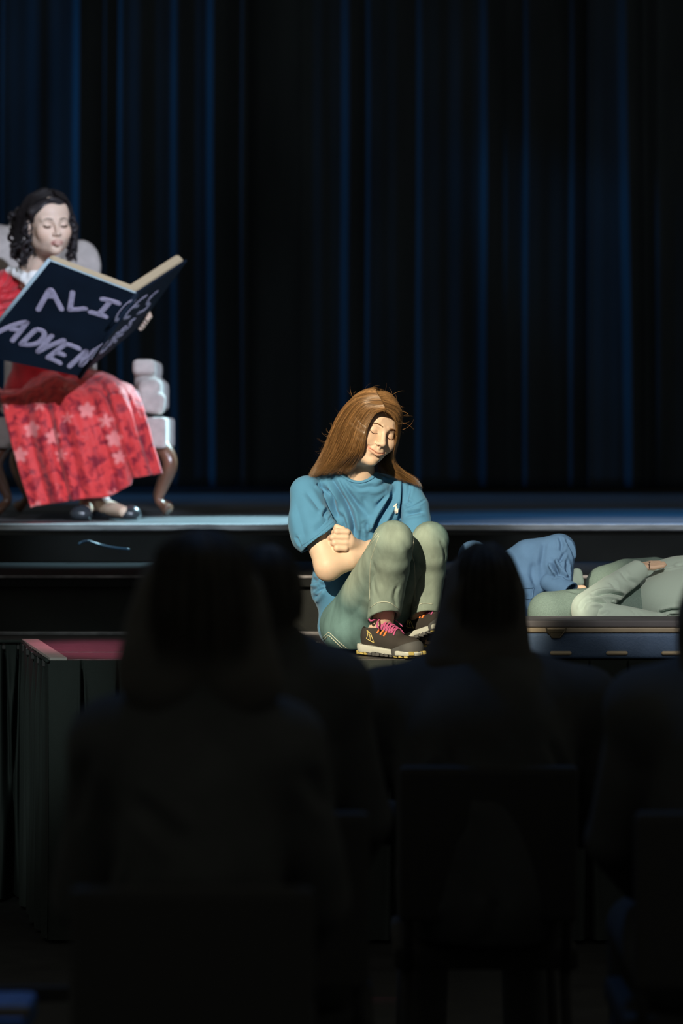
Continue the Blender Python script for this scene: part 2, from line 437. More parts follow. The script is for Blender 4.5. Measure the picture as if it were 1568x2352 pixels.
# near platform: deck of planks, edge, pleated skirt
pf = thing('front_platform', 'low black front platform with planked deck and pleated grey skirt', 'platform', (0, 9.3, 0))
XL = (110 - 784) / FPX * YF            # front left corner
XB, YB = (46 - 784) / FPX * 9.53, 9.53 # rear end of the short side
ys = [YF + .012, 8.80, 8.95, 9.10, 9.26, 9.42, 9.53, 9.70, 9.86]
rs = random.Random(4)
for i in range(len(ys) - 1):
    y0, y1 = ys[i] + .004, ys[i + 1]
    xl = XL + (XB - XL) * min(1, ((y0 + y1) / 2 - YF) / (YB - YF)) if y1 <= YB + .01 else -3.6
    n = 3 if xl > -2 else 5
    cuts = [xl + .005] + sorted(xl + (3.6 - xl) * (k + rs.uniform(.3, .7)) / n for k in range(1, n)) + [3.6]
    for a, b in zip(cuts[:-1], cuts[1:]):
        box_obj('plank', ((a + b) / 2, (y0 + y1) / 2, ZP - .012 + rs.uniform(-.001, .001)), (b - a - .004, y1 - y0, .024), 'plank', pf, bev=.0025)
box_obj('frame', (1.38, 9.3, ZP - .06), (4.4, 1.1, .07), 'riser_black', pf)
box_obj('deck_seam_strip', (0, 9.905, ZP + .004), (7.2, .03, .012), 'scuffed', pf, 'scuffed strip at the rear of the deck', bev=.003)
# pale board along the short side
e0, e1 = np.array([XL + .004, YF + .012, ZP + .003]), np.array([XB + .006, YB, ZP + .003])
MB().add([e0, e0 + (.052, 0, 0), e1 + (.052, 0, 0), e1, e0 + (0, 0, .008), e0 + (.052, 0, .008), e1 + (.052, 0, .008), e1 + (0, 0, .008)],
         [(0, 3, 2, 1), (4, 5, 6, 7), (0, 1, 5, 4), (1, 2, 6, 5), (2, 3, 7, 6), (3, 0, 4, 7)]).build('edge_board', 'edge_board', pf, 'pale board along the left edge')

def skirt(name, a, b, pleats, z1, z0=.012, label=None, n=.003, seed=0, waves=.006):
    a = np.array(a, float); b = np.array(b, float); L = np.linalg.norm(b - a); d = (b - a) / L; nr = np.array([d[1], -d[0]])
    s_ = np.arange(0, L + n, n); zs = np.concatenate([[z1], np.linspace(z1 - .006, z0, 40)]); rs = np.random.RandomState(seed)
    S, Z = np.meshgrid(s_, zs, indexing='ij'); dn = (z1 - Z) / (z1 - z0)
    off = waves * dn ** .7 * (np.sin(S * 19 + rs.rand() * 6 + 2 * dn) + .7 * np.sin(S * 41 + rs.rand() * 6 + dn * 3)) + .012 * np.exp(-((z1 - Z) / .012) ** 2)*0
    for (p, w_, dp, lean) in pleats:
        q = (S - p - lean * dn) ; ww = w_ * (.35 + 1.1 * dn)
        off -= dp * np.clip(dn * 14, .25, 1) * np.exp(-(np.abs(q) / ww) ** 2.2)
        off += .35 * dp * np.exp(-((np.abs(q) - 2.2 * ww) / (1.3 * ww)) ** 2) * np.clip(dn * 5, 0, 1)
    V = np.stack([a[0] + S * d[0] + off * nr[0], a[1] + S * d[1] + off * nr[1], Z], -1).reshape(-1, 3)
    nx, nz = S.shape; i = np.arange(nx - 1)[:, None] * nz + np.arange(nz - 1)[None]
    q = np.stack([i, i + 1, i + nz + 1, i + nz], -1).reshape(-1, 4)
    return mesh_obj(name, V, q, 'skirt', pf, label)
ppm = FPX / YF
pl = [((187 - 110) / ppm, .008, .045, .02)] + [((187 - 110) / ppm + .118 * k + rs.uniform(-.01, .01), .008, .045, rs.uniform(-.015, .015)) for k in range(1, 36)]
skirt('pleated_skirt', (XL, YF), (3.6, YF), pl, ZP + .004, label='long front run of the skirt', seed=1)
L2 = math.hypot(XL - XB, YF - YB)
skirt('pleated_skirt', (XB, YB), (XL, YF), [(L2 * f, .020, .030, -.03) for f in (.13, .33, .52, .70, .86)], ZP + .004, label='side return of the skirt', seed=2, waves=.004)
pl = [((x - 46) / (FPX / 9.53) + (XB + 3.6), w_, .05, ln) for x, w_, ln in ((8, .012, .03), (42, .007, -.03), (-70, .01, 0), (-150, .01, 0), (-230, .01, 0))]
skirt('pleated_skirt', (-3.6, YB), (XB, YB), pl, ZP + .004, label='set-back run of the skirt at the far left', seed=3)
tp = MB().tube(catmull([(-3.6, YB - .012, ZP + .004), (-2, YB - .014, ZP + .002), (XB - .02, YB - .014, ZP + .004), (XB + .01, YB - .03, ZP + .003), ((XL + XB) / 2, (YF + YB) / 2, ZP - .003), (XL, YF - .006, ZP + .002)], 8), .006, 6)
tp.build('skirt_hem_roll', 'skirt', pf, smooth=True)

tag(MB().tube(catmull([(P(655, 1474, 9.5)[0], 9.50, ZP + .006), (P(680, 1486, 9.2)[0], 9.32, ZP + .006), (P(712, 1499, 9.1)[0], 9.10, ZP + .006)], 6), .0022, 5).build('cord', 'edge_board', smooth=True), 'thin pale cord lying on the platform boards behind the girl', 'cord')
# ================================================================ people: shared builders
M['skin'] = mat('skin', (0.68, 0.49, 0.37), 0.48, spec=.35, attr=True, sss=.12, bump=(900, .12, (1, 1, 1)))
M['brow'] = mat('brow_hair', (0.16, 0.075, 0.03), 0.7, spec=.2)
M['lash'] = mat('lash_hair', (0.05, 0.022, 0.012), 0.6, spec=.2)

def head_mesh(Rm, c, s=1.0, h=.0016, smile=0.0, purse=0.0, neck=None, closed=True, lipcol=(.98, .58, .55)):
    """A face sculpted in head space (x to the person's right, y forward, z up; eyes at z=0), set at c with turn Rm.
    Returns V, F, tint, and a snapping function for brows and lashes."""
    Rm = np.array(Rm); c = np.array(c, float)
    L = lambda p: Rm.T @ (np.array(p, float) - c) / s          # world -> head
    W = lambda p: (np.asarray(p) * s) @ Rm.T + c
    lo, hi = np.array([-.095, -.13, -.20]), np.array([.095, .125, .125])
    if neck is not None:
        for p, r in neck: lo = np.minimum(lo, L(p) - r - .02); hi = np.maximum(hi, L(p) + r + .02)
    F = Field(lo, hi, h)
    F.ell((0, -.018, .034), (.073, .092, .080), 0)
    F.ell((0, .030, .040), (.060, .048, .050), .03)             # forehead
    F.ell((0, .018, -.035), (.060, .062, .070), .03)            # face block
    F.ell((0, .030, -.060), (.046, .046, .048), .03)
    for q in (-1, 1):
        F.ell((q * .047, .000, -.062), (.016, .026, .022), .03)         # jaw corner
        F.ell((q * .040, .055, -.020), (.020, .018, .016), .022)        # cheekbone
        F.ell((q * (.035 + .002 * smile), .060 + .004 * smile, -.036 + .004 * smile), (.018, .015, .016), .028)
        F.cap((q * .010, .079, .016), (q * .042, .064, .019), .009, .007, .014)  # brow ridge
    F.ell((0, .070, -.092), (.019, .018, .015), .022)                   # chin
    F.ell((0, .072, -.058), (.024, .018, .020), .020)                   # muzzle
    for q in (-1, 1):                                                   # eye sockets, then lids
        F.ell((q * .030, .095, .003), (.017, .014, .011), .012, 'sub')
        F.ell((q * .0305, .0655, -.001), (.0155, .0146, .0130), .005)
    # nose
    F.cap((0, .083, .006), (0, .1005, -.027), .0068, .0088, .012)
    F.ell((0, .1035, -.0305), (.0090, .0085, .0080), .006)
    for q in (-1, 1):
        F.ell((q * .0115, .0930, -.034), (.0065, .0095, .0062), .005)
        F.ell((q * .0062, .0962, -.0412), (.0030, .0048, .0028), .002, 'sub')
    F.cap((0, .093, -.040), (0, .0895, -.049), .0035, .0035, .006)
    # mouth
    mz = -.062; mw = .025 + .004 * smile - .010 * purse
    def mpt(u, dz=0, dy=0):   # u -1..1 across the mouth
        return (u * mw, .0915 - .012 * u * u * (1 - .3 * purse) + dy + .007 * purse * (1 - u * u), mz + dz + smile * .0075 * abs(u) ** 1.7 - .0006 * math.cos(u * 6))
    us = np.linspace(-1, 1, 9)
    F.chain([mpt(u, .0032 * (1 - .6 * abs(u)), -.001) for u in us], [.0018 + (.0028 + .0025 * purse) * (1 - u * u) for u in us], .004)
    F.chain([mpt(u, -.0042 * (1 - .5 * abs(u)), -.001) for u in us], [.0018 + (.0040 + .0020 * purse) * (1 - u * u) for u in us], .004)
    F.chain([mpt(u, 0, .0045) for u in us], [.0010 + .0008 * (1 - abs(u)) for u in us], .002, 'sub')
    F.cap((-.012, .0885, -.0755), (.012, .0885, -.0755), .004, .004, .008, 'sub')        # under the lower lip
    if smile:
        for q in (-1, 1):
            F.chain([(q * .017, .090, -.040), (q * .027, .0865, -.050), (q * .034, .080, -.060)], [.0016, .0022, .0012], .005, 'sub')
            F.ell((q * (mw + .004), .0815, mz + .0085), (.0035, .004, .0045), .005, 'sub')
    for q in (-1, 1):                                                   # ears
        F.ell((q * .075, -.008, -.012), (.007, .017, .029), .004)
        F.ell((q * .083, -.004, -.008), (.005, .010, .018), .004, 'sub')
    if neck is not None:
        F.cap((0, -.030, -.045), L(neck[0][0]), .052, neck[0][1] / s, .03)
        for (a, ra), (b, rb) in zip(neck[:-1], neck[1:]): F.cap(L(a), L(b), ra / s, rb / s, .03)
    V, Fc = F.mesh()
    # colour of lips, flush and lid line
    T = np.ones((len(V), 3))
    def dab(pts, rad, col, amt):
        d, t = dist_poly(V, pts, .05); m = np.clip(1.4 - d / rad, 0, 1)[:, None] * amt
        T[:] = T * (1 - m) + T * np.array(col) * m
    dab([mpt(u, .0030 * (1 - .7 * abs(u))) for u in us], .0042 * (1 + .6 * purse), lipcol, .85)
    dab([mpt(u, -.0045 * (1 - .5 * abs(u))) for u in us], .0050 * (1 + .6 * purse), lipcol, .9)
    dab([mpt(u, 0, .003) for u in us], .0016, (.35, .18, .16), .8)
    for q in (-1, 1):
        dab([(q * .044, .066, -.034), (q * .046, .060, -.030)], .022, (1, .80, .72), .55)
        dab([(q * .022, .080, -.009), (q * .040, .074, -.008)], .006, (.86, .70, .66), .6)
    tree = bvh(V, Fc)
    def snap(pts, lift=.0006):
        out = []
        for x, z in pts:
            r = tree.ray_cast(Vector((x, .2, z)), Vector((0, -1, 0)))
            if r[0] is not None: out.append(np.array(r[0]) + (0, lift, 0))
        return W(np.array(out))
    return W(V), Fc, T, snap

def face_trim(parent, snap, s=1.0, brow='brow', lidz=-.0055, lash=True, browz=.0185, liner=.0009):
    for q in (-1, 1):
        xs = np.linspace(.012, .045, 9)
        mb = MB().tube(snap([(q * x, browz + .0045 * math.sin((x - .012) / .033 * 2.5) - .004 * max(0, (x - .034) / .011)) for x in xs]), s * np.array([.0024, .0036, .0041, .0041, .0038, .0034, .0028, .0020, .0010]), 8, flat=.45)
        mb.build('eyebrow', brow, parent, smooth=True)
        if lash:
            xs = np.linspace(.0175, .0455, 12)
            ln = snap([(q * x, lidz - .0042 * math.sin((x - .0175) / .028 * math.pi) + .0015 * (x > .04)) for x in xs], .0008)
            mb = MB().tube(ln, s * liner * np.array([.5, .8, 1, 1.1, 1.2, 1.2, 1.2, 1.2, 1.2, 1.2, 1, .5]), 6)
            mb.build('eyelashes', 'lash', parent, smooth=True)

def join_parts(parts):
    """[(V,F,tint)] -> one mesh"""
    Vs, Fs, Ts, n = [], [], [], 0
    for V, Fc, T in parts:
        Vs.append(V); Fs.append(Fc + n); Ts.append(np.ones((len(V), 3)) * (T if T is not None else 1)); n += len(V)
    return np.vstack(Vs), np.vstack(Fs), np.vstack(Ts)

def dense(G, per=4, n=14):
    R_ = []
    for g in G:
        g = np.array(g); s_ = np.r_[0, np.cumsum(np.linalg.norm(np.diff(g, axis=0), axis=1))]; s_ /= s_[-1]
        R_.append(np.stack([np.interp(np.linspace(0, 1, n), s_, g[:, i]) for i in range(3)], 1))
    out = []
    for a, b in zip(R_[:-1], R_[1:]):
        for k in range(per): out.append(a * (1 - k / per) + b * k / per)
    return out + [R_[-1]]

def strands(guides, n, seed, spread, rad, pts_per=22, wave=0.0, tip=.5, jit=.006, keep=None):
    """n hair strands blended between neighbouring guide curves (each a list of points, root to tip)."""
    rs = np.random.RandomState(seed)
    G = []
    for g in guides:
        g = catmull(g, 8); s_ = np.r_[0, np.cumsum(np.linalg.norm(np.diff(g, axis=0), axis=1))]; s_ /= s_[-1]
        G.append(np.stack([np.interp(np.linspace(0, 1, pts_per), s_, g[:, i]) for i in range(3)], 1))
    G = np.array(G); u = np.linspace(0, 1, pts_per)[:, None]
    V = []; Fc = []; T = []; base = 0
    fq = np.array([(i * 3 + j, i * 3 + (j + 1) % 3, (i + 1) * 3 + (j + 1) % 3, (i + 1) * 3 + j) for i in range(pts_per - 1) for j in range(3)])
    for _ in range(n):
        t = rs.rand() * (len(G) - 1); i = min(int(t), len(G) - 2); f = t - i
        c = G[i] * (1 - f) + G[i + 1] * f
        off = rs.randn(3); off /= np.linalg.norm(off); off = off * spread * rs.rand() ** .5
        c = c + off * (.35 + .65 * u) + jit * np.sin(u * rs.uniform(2, 7) + rs.rand() * 6) * rs.randn(3) * u
        if wave: c = c + wave * np.sin(u * rs.uniform(18, 30) + rs.rand() * 6) * rs.randn(3) * .6
        e = 1 - tip * rs.rand() * .3; c = c[0] + (c - c[0]) * 1.0; c = np.stack([np.interp(np.linspace(0, e, pts_per), u[:, 0], c[:, k]) for k in range(3)], 1)
        if keep is not None: c = keep(c)
        tg = np.gradient(c, axis=0); tg /= np.linalg.norm(tg, axis=1)[:, None]
        a = np.cross(tg, [0, 1, .2]); a /= np.linalg.norm(a, axis=1)[:, None] + 1e-9; b = np.cross(tg, a)
        r = rad * rs.uniform(.6, 1.3) * (1 - .85 * u ** 3) + 1e-5
        ring = np.stack([c + r * a, c - .5 * r * a + .87 * r * b, c - .5 * r * a - .87 * r * b], 1).reshape(-1, 3)
        V.append(ring); Fc.append(fq + base); base += len(ring)
        k = rs.rand() ** 1.3 * .6 + .4 * (.5 + .5 * math.sin(t * 9.7 + off[0] * 300)); T.append(np.tile(np.array([.32 + 1.15 * k, .30 + 1.15 * k, .26 + 1.1 * k])[None], (len(ring), 1)))
    return np.vstack(V), np.vstack(Fc), np.vstack(T)
M['shoe_black'] = mat('shoe_mesh', (0.042, 0.036, 0.032), .75, spec=.3, bump=(900, .5, (1, 1, 1)))
M['midsole'] = mat('midsole_white', (0.52, 0.53, 0.48), .6)
M['lug'] = mat('lug_yellow', (0.42, 0.33, 0.10), .6)
M['outsole'] = mat('outsole_dark', (0.07, 0.07, 0.07), .7)
M['lace'] = mat('pink_lace', (0.44, 0.085, 0.21), .7)
M['orange'] = mat('orange_loop', (0.80, 0.20, 0.04), .6)
M['logo_yellow'] = mat('logo_yellow', (0.75, 0.60, 0.20), .5)

def trainer(parent, heel, yaw_dir, pitch=0, roll=0, side=1, bow=1):
    """running shoe; heel = ground point under the heel; yaw_dir = (x, y) heading; side=+1: outer side is local -x"""
    a = math.atan2(yaw_dir[0], yaw_dir[1])
    Rm = np.array(Matrix.Rotation(-a, 3, 'Z') @ Matrix.Rotation(R(pitch), 3, 'X') @ Matrix.Rotation(R(roll), 3, 'Y'))
    heel = np.array(heel, float); W = lambda p: np.asarray(p) @ Rm.T + heel
    F = Field((-.07, -.02, -.005), (.07, .28, .14), .002)
    F.ell((0, .036, .052), (.033, .038, .050), 0).cap((0, .045, .062), (0, .14, .042), .035, .034, .02)
    F.ell((.004 * side, .198, .036), (.041, .056, .030), .03)
    F.cap((0, .040, .085), (0, .030, .16), .029, .034, .004, 'sub').cap((0, .05, .094), (0, .082, .094), .024, .014, .01, 'sub')
    F.cap((0, .085, .090), (0, .15, .066), .017, .020, .006)                 # tongue
    F.half((0, 0, .016), (0, 0, -1))
    V, Fc = F.mesh()
    up = mesh_obj('shoe_upper', W(V), Fc, 'shoe_black', parent)
    tree = bvh(V, Fc)
    F = Field((-.07, -.03, -.005), (.07, .29, .06), .002)
    F.cap((0, .032, .022), (.004 * side, .20, .022), .041, .046, 0).ell((0, .235, .026), (.034, .026, .03), .02).ell((0, .012, .028), (.030, .022, .03), .02)
    F.half((0, 0, .008), (0, 0, -1)).half((0, 0, .034), (0, .055, 1)).box((0, .10, -.002), (.06, .02, .012), .008, .006, 'sub')
    V2, F2 = F.mesh(); so = mesh_obj('midsole', W(V2), F2, 'midsole', parent)
    mb = MB(); lg = MB(); rr = random.Random(3)
    for i in range(13):
        y = .004 + i * .0205
        wdt = (.036 + .008 * math.sin(min(1, y / .2) * 3) if y < .22 else .030)
        for q in (-1, -.33, .33, 1):
            tgt = lg if y > .17 or y < .05 else mb
            tgt.box((q * wdt * .80 + .002 * side, y, .0065 + (.010 if y > .235 else 0)), (.016, .013, .011), Matrix.Rotation(.4 * (1 if i % 2 else -1), 3, 'Z'), .0025)
    for m_, nm, mt in ((mb, 'outsole_lugs', 'outsole'), (lg, 'outsole_lugs', 'lug')):
        v = np.vstack(m_.v); o = mesh_obj(nm, W(v), m_.f, mt, so, smooth=False); o['kind'] = 'stuff'
    # dark toe guard wrapping the front
    F = Field((-.07, .12, 0), (.07, .29, .06), .002)
    F.cap((.004 * side, .19, .024), (.004 * side, .215, .026), .0475, .042, 0).half((0, 0, .005), (0, 0, -1)).half((0, .17, .022), (0, -.40, 1)).half((0, .165, 0), (0, -1, 0))
    V3, F3 = F.mesh(); mesh_obj('toe_guard', W(V3), F3, 'outsole', so)
    def top(x, y, lift=.003):
        r = tree.ray_cast(Vector((x, y, .2)), Vector((0, 0, -1))); return np.array(r[0]) + (0, 0, lift) if r[0] else np.array([x, y, .07])
    lc = MB()
    for i in range(6):
        y = .092 + i * .0125; q = -1 if i % 2 else 1
        lc.tube(catmull([top(-q * .021, y), top(-q * .008, y + .003, .005), top(q * .008, y + .006, .005), top(q * .021, y + .010)], 4), .0031, 6, flat=.6)
        lc.tube(catmull([top(q * .021, y, .002), top(q * .008, y + .003, .003), top(-q * .008, y + .006, .003), top(-q * .021, y + .010, .002)], 4), .0031, 6, flat=.6)
    k = top(0, .088, .006)
    for q in (-1, 1):
        lc.tube(catmull([k, k + (q * .022, -.008, .014), k + (q * .045, -.012, .006), k + (q * .048, 0, -.004), k + (q * .024, .004, .002), k], 6), .0029, 6, flat=.7)
        lc.tube(catmull([k, k + (q * .018, .010, .004), k + (q * .040, .022, -.010), k + (q * .050, .035, -.024)], 5), .0029, 6, flat=.7)
    lc.tube([k - (.004, 0, 0), k + (.004, 0, 0)], .0065, 8)
    mesh_obj('laces', W(np.vstack(lc.v)), lc.f, 'lace', up)
    for q in (-1, 1):
        for y in (.096, .112, .128):
            ob = MB().tube(catmull([top(q * .030, y, .001), top(q * .026, y + .002, .003), top(q * .020, y + .003, .002)], 4), .0032, 6)
            mesh_obj('lace_loop', W(np.vstack(ob.v)), ob.f, 'orange', up, smooth=True)
    lo = MB()
    def sidept(y, z):
        r = tree.ray_cast(Vector((-side * .2, y, z)), Vector((side, 0, 0))); return np.array(r[0]) + (-side * .0008, 0, 0) if r[0] else None
    for line in ([(.052, .078), (.072, .066), (.082, .050), (.086, .040), (.066, .046), (.054, .052), (.060, .064), (.052, .078)], [(.058, .074), (.068, .062), (.070, .045)]):
        pts = [sidept(y, z) for y, z in line]; pts = [p for p in pts if p is not None]
        if len(pts) > 2: lo.tube(pts, .0011, 5)
    mesh_obj('side_mark', W(np.vstack(lo.v)), lo.f, 'logo_yellow', up, smooth=True)
    return up
# ================================================================ the girl in the blue shirt
M['girl_hair'] = mat('brown_hair', (0.30, 0.160, 0.068), 0.34, spec=.5, attr=True)
M['shirt'] = mat('blue_jersey', (0.080, 0.235, 0.41), 0.85, spec=.15, sheen=.1, bump=(700, .12, (1, 1, 1)))
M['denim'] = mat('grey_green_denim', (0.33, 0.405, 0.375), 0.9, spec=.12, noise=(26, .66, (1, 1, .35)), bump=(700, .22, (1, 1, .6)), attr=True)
M['stitch'] = mat('pale_stitch', (0.56, 0.58, 0.48), .8)
M['white_thread'] = mat('white_thread', (.80, .68, .64), .7)

girl = thing('person', 'girl with long brown hair, blue shirt and jeans, sitting curled up on the front platform', 'person', P(835, 1500, 9.05))
g_R = rot3(29, 2, 20)
g_c = P(878, 996, 8.92) - g_R @ np.array([0, .078, -.001])
hV, hF, hT, snap = head_mesh(g_R, g_c, 1.0, smile=1.0, neck=[(P(824, 1090, 9.055), .040), (P(812, 1130, 9.12), .056)])
face_trim(girl, snap)

# joints
SR, SL = P(706, 1131, 9.05), P(942, 1124, 9.12)
ER, WR = P(753, 1298, 8.955), P(852, 1262, 9.01)
HR, KR, AR = P(804, 1436, 9.12), P(903, 1243, 8.77), P(877, 1447, 8.955)
HL, KL, AL = P(872, 1440, 9.16), P(987, 1240, 8.90), P(963, 1440, 9.06)

# arms and the fist that grips the right upper arm
F = Field(P(680, 1345, 8.80), P(985, 1120, 9.22), .0022)
F.chain([P(715, 1165, 9.03), P(728, 1228, 8.995), ER], [.038, .043, .040], .01)
F.chain([ER + (0, 0, -.004), P(800, 1283, 8.975), WR, P(885, 1252, 9.03)], [.040, .037, .029, .026], .02)
F.ell(P(752, 1318, 8.958), (.026, .024, .018), .02)
F.chain([P(950, 1165, 9.11), P(962, 1290, 9.06), P(880, 1285, 9.045), P(825, 1262, 9.0)], [.032, .036, .033, .027], .01)
F.cap(P(825, 1262, 9.0), P(800, 1246, 8.955), .026, .024, .012)
F.ell(P(795, 1238, 8.952), (.021, .017, .034), .012)
pips = [(771, 1221), (762, 1234), (766, 1247), (772, 1259)]
for i, (a, b) in enumerate(pips):
    kx, ky = 797 - 1.5 * i, 1221 + 12.5 * i
    F.chain([P(kx, ky + 1, 8.935), P(a + 2, b, 8.930), P(a - 4, b + 1, 8.950), P(a, b + 2, 8.972)], [.0100, .0092, .0084, .0078], .005)
F.chain([P(800, 1226, 8.950), P(787, 1216, 8.940), P(773, 1210, 8.944), P(769, 1214, 8.952)], [.0105, .0090, .0085, .0075], .003)
aV, aF = F.mesh()
# lower legs inside the jeans, ankles
F = Field(P(820, 1500, 8.66), P(1050, 1160, 9.14), .003)
F.cap(KR, AR, .042, .031, 0).ell(AR + (-.03, .0, .0), (.012, .014, .014), .02).cap(AR, AR + (.035, -.045, -.045), .031, .028, .02)
F.cap(KL, AL, .042, .030, 0).cap(AL, AL + (.035, -.03, -.03), .030, .027, .02)
lV, lF = F.mesh()
# trunk (inside the clothes)
F = Field(P(650, 1500, 8.75), P(1010, 1080, 9.4), .006)
F.cap(SR + (.02, .03, -.01), SL + (-.02, .03, -.01), .028, .028, 0).chain([P(818, 1135, 9.14), P(812, 1230, 9.18), P(805, 1340, 9.17), P(826, 1425, 9.14)], [.04, .075, .075, .07], .03)
F.cap(HR, KR, .06, .038, .02).cap(HL, KL, .06, .038, .02)
tV, tF = F.mesh()
V, Fc, T = join_parts([(hV, hF, hT), (aV, aF, None), (lV, lF, None), (tV, tF, None)])
mesh_obj('body', V, Fc, 'skin', girl, tint=T)

# ---- T-shirt: trunk and two sleeves, folded
F = Field(P(640, 1530, 8.80), P(1010, 1065, 9.42), .003)
F.cap(P(735, 1148, 9.105), P(915, 1146, 9.135), .052, .050, 0)
F.cap(P(815, 1122, 9.11), SR + (.01, .02, .002), .056, .042, .03).cap(P(832, 1122, 9.11), SL + (0, .01, .0), .056, .036, .03)
F.ell(P(822, 1182, 9.128), (.150, .105, .095), .06)
F.ell(P(818, 1265, 9.160), (.140, .115, .110), .05)
F.ell(P(800, 1350, 9.165), (.118, .118, .105), .05)
F.ell(P(806, 1440, 9.150), (.108, .125, .085), .04)
F.cap(P(784, 1116, 9.045), P(856, 1114, 9.045), .034, .034, .05)
F.cap(P(819, 1078, 9.075), P(824, 1040, 9.03), .046, .058, .004, 'sub')
F.half((0, 0, ZP + .006), (0, 0, -1))
V, Fc = F.mesh(2); N = normals(V, Fc); tree = bvh(V, Fc)
folds = [([(755, 1089), (774, 1122), (798, 1162), (811, 1202), (815, 1246)], .020, .0075), ([(769, 1095), (790, 1122), (811, 1148), (838, 1180)], .012, .008),
         ([(744, 1122), (760, 1138), (769, 1172), (779, 1191)], .018, .008), ([(906, 1130), (889, 1165), (870, 1199), (858, 1228)], .026, .009),
         ([(865, 1166), (897, 1135)], .010, .009), ([(728, 1108), (758, 1143)], .012, .008), ([(824, 1215), (829, 1252)], .012, .007),
         ([(833, 1140), (838, 1172), (850, 1190)], .007, .012), ([(707, 1368), (726, 1352), (752, 1341)], .012, .008), ([(704, 1390), (720, 1373), (742, 1349)], .018, .008),
         ([(702, 1432), (734, 1443)], .006, .007), ([(690, 1300), (715, 1330), (735, 1338)], .009, .008), ([(800, 1110), (828, 1122), (858, 1113)], .004, .006),
         ([(845, 1120), (868, 1118), (890, 1105)], .006, .008), ([(930, 1100), (927, 1140), (918, 1195)], .020, .008), ([(722, 1400), (738, 1440), (752, 1480)], .007, .009),
         ([(880, 1100), (905, 1112)], .005, .008), ([(785, 1180), (800, 1225)], .006, .007), ([(842, 1200), (850, 1232)], .006, .007)]
for pix, dp, wd in folds:
    V = fold(V, N, trace(tree, pix), dp, wd)
V = lap(wobble(V, N, .003, 26, 2), Fc, .6)
shirt_parts = [(V, Fc)]
shirt_tree = bvh(V, Fc)
# right sleeve
s_end = P(738, 1236, 8.99); s_top = P(703, 1134, 9.055); ax = s_end - s_top; ax /= np.linalg.norm(ax)
nrm = np.array([.60, -.12, -.79]); nrm /= np.linalg.norm(nrm)
F = Field(P(640, 1300, 8.84), P(810, 1075, 9.2), .0026)
F.chain([s_top + (0, .0, .004), P(712, 1190, 9.01), s_end + ax * .03], [.052, .065, .072], .02).ell(P(688, 1215, 9.02), (.028, .05, .06), .04)
F.half(s_end, nrm)
F.cap(s_end - ax * .035, s_end + ax * .06, .060, .070, .004, 'sub')
V, Fc = F.mesh(2); N = normals(V, Fc); tr = bvh(V, Fc)
for pix, dp, wd in [([(743, 1188), (752, 1174), (768, 1168)], .010, .007), ([(728, 1110), (745, 1130), (760, 1150)], .008, .008), ([(676, 1150), (690, 1200), (700, 1240)], .004, .014),
                    ([(762, 1180), (748, 1200), (720, 1222)], .006, .010), ([(680, 1232), (690, 1255)], .006, .006), ([(700, 1125), (722, 1150), (738, 1172)], .005, .010)]:
    V = fold(V, N, trace(tr, pix), dp, wd)
shirt_parts.append((wobble(V, N, .003, 24, 5), Fc)); slv = bvh(*shirt_parts[-1])
# left sleeve
F = Field(P(900, 1260, 8.9), P(1010, 1085, 9.25), .0026)
F.chain([P(938, 1118, 9.12), P(953, 1165, 9.09), P(960, 1225, 9.06)], [.036, .045, .050], .02)
V, Fc = F.mesh(2); N = normals(V, Fc); tr = bvh(V, Fc)
for pix, dp, wd in [([(930, 1172), (955, 1160), (978, 1146)], .003, .003), ([(932, 1182), (952, 1178), (972, 1174)], .008, .006), ([(940, 1104), (938, 1130), (930, 1160)], .006, .006), ([(932, 1150), (945, 1158)], .005, .005)]:
    V = fold(V, N, trace(tr, pix), dp, wd)
shirt_parts.append((wobble(V, N, .0025, 24, 7), Fc))
V, Fc, _ = join_parts([(a, b, None) for a, b in shirt_parts])
shirt = mesh_obj('t_shirt', V, Fc, 'shirt', girl)
full = bvh(V, Fc)
# collar rib, cuff seam
for nm, ln, r_ in (('collar', [(774, 1082), (790, 1096), (812, 1106), (836, 1106), (856, 1096), (866, 1084)], .0062),):
    pts = trace(full, ln, .001, 6)
    if len(pts) > 3: MB().tube(pts, r_, 8, flat=.55).build(nm, 'shirt', shirt, smooth=True)
MB().tube(trace(slv, [(698, 1258), (722, 1243), (748, 1222), (775, 1200)], .0006), .0011, 5).tube(trace(slv, [(694, 1252), (718, 1237), (744, 1216), (772, 1193)], .0003), .0008, 5).build('sleeve_seam', 'shirt', shirt, smooth=True)
# stitched white rider-and-horse emblem on the chest
em = [(a / 7.84, b / 7.84) for a, b in [(28,45),(55,5),(68,0),(70,12),(48,40),(55,50),(60,70),(72,92),(95,95),(98,108),(86,112),(90,135),(82,175),(72,178),(74,145),(62,135),(62,165),(52,185),(42,180),(46,150),(36,140),(30,150),(40,168),(32,178),(18,160),(16,120),(14,90),(2,75),(8,58),(18,50)]]
fr = [hit(full, 902.5 + x, 1156 + y * 1.0, .0022) for x, y in em]
if all(p is not None for p in fr):
    c0 = np.mean(fr, 0); nn = CAMP - c0; nn /= np.linalg.norm(nn)
    fr = [p - nn * ((p - c0) @ nn) + nn * .004 for p in fr]
    MB().poly(fr, nn, .004).build('chest_emblem', 'white_thread', shirt, 'small white embroidered horse and rider')

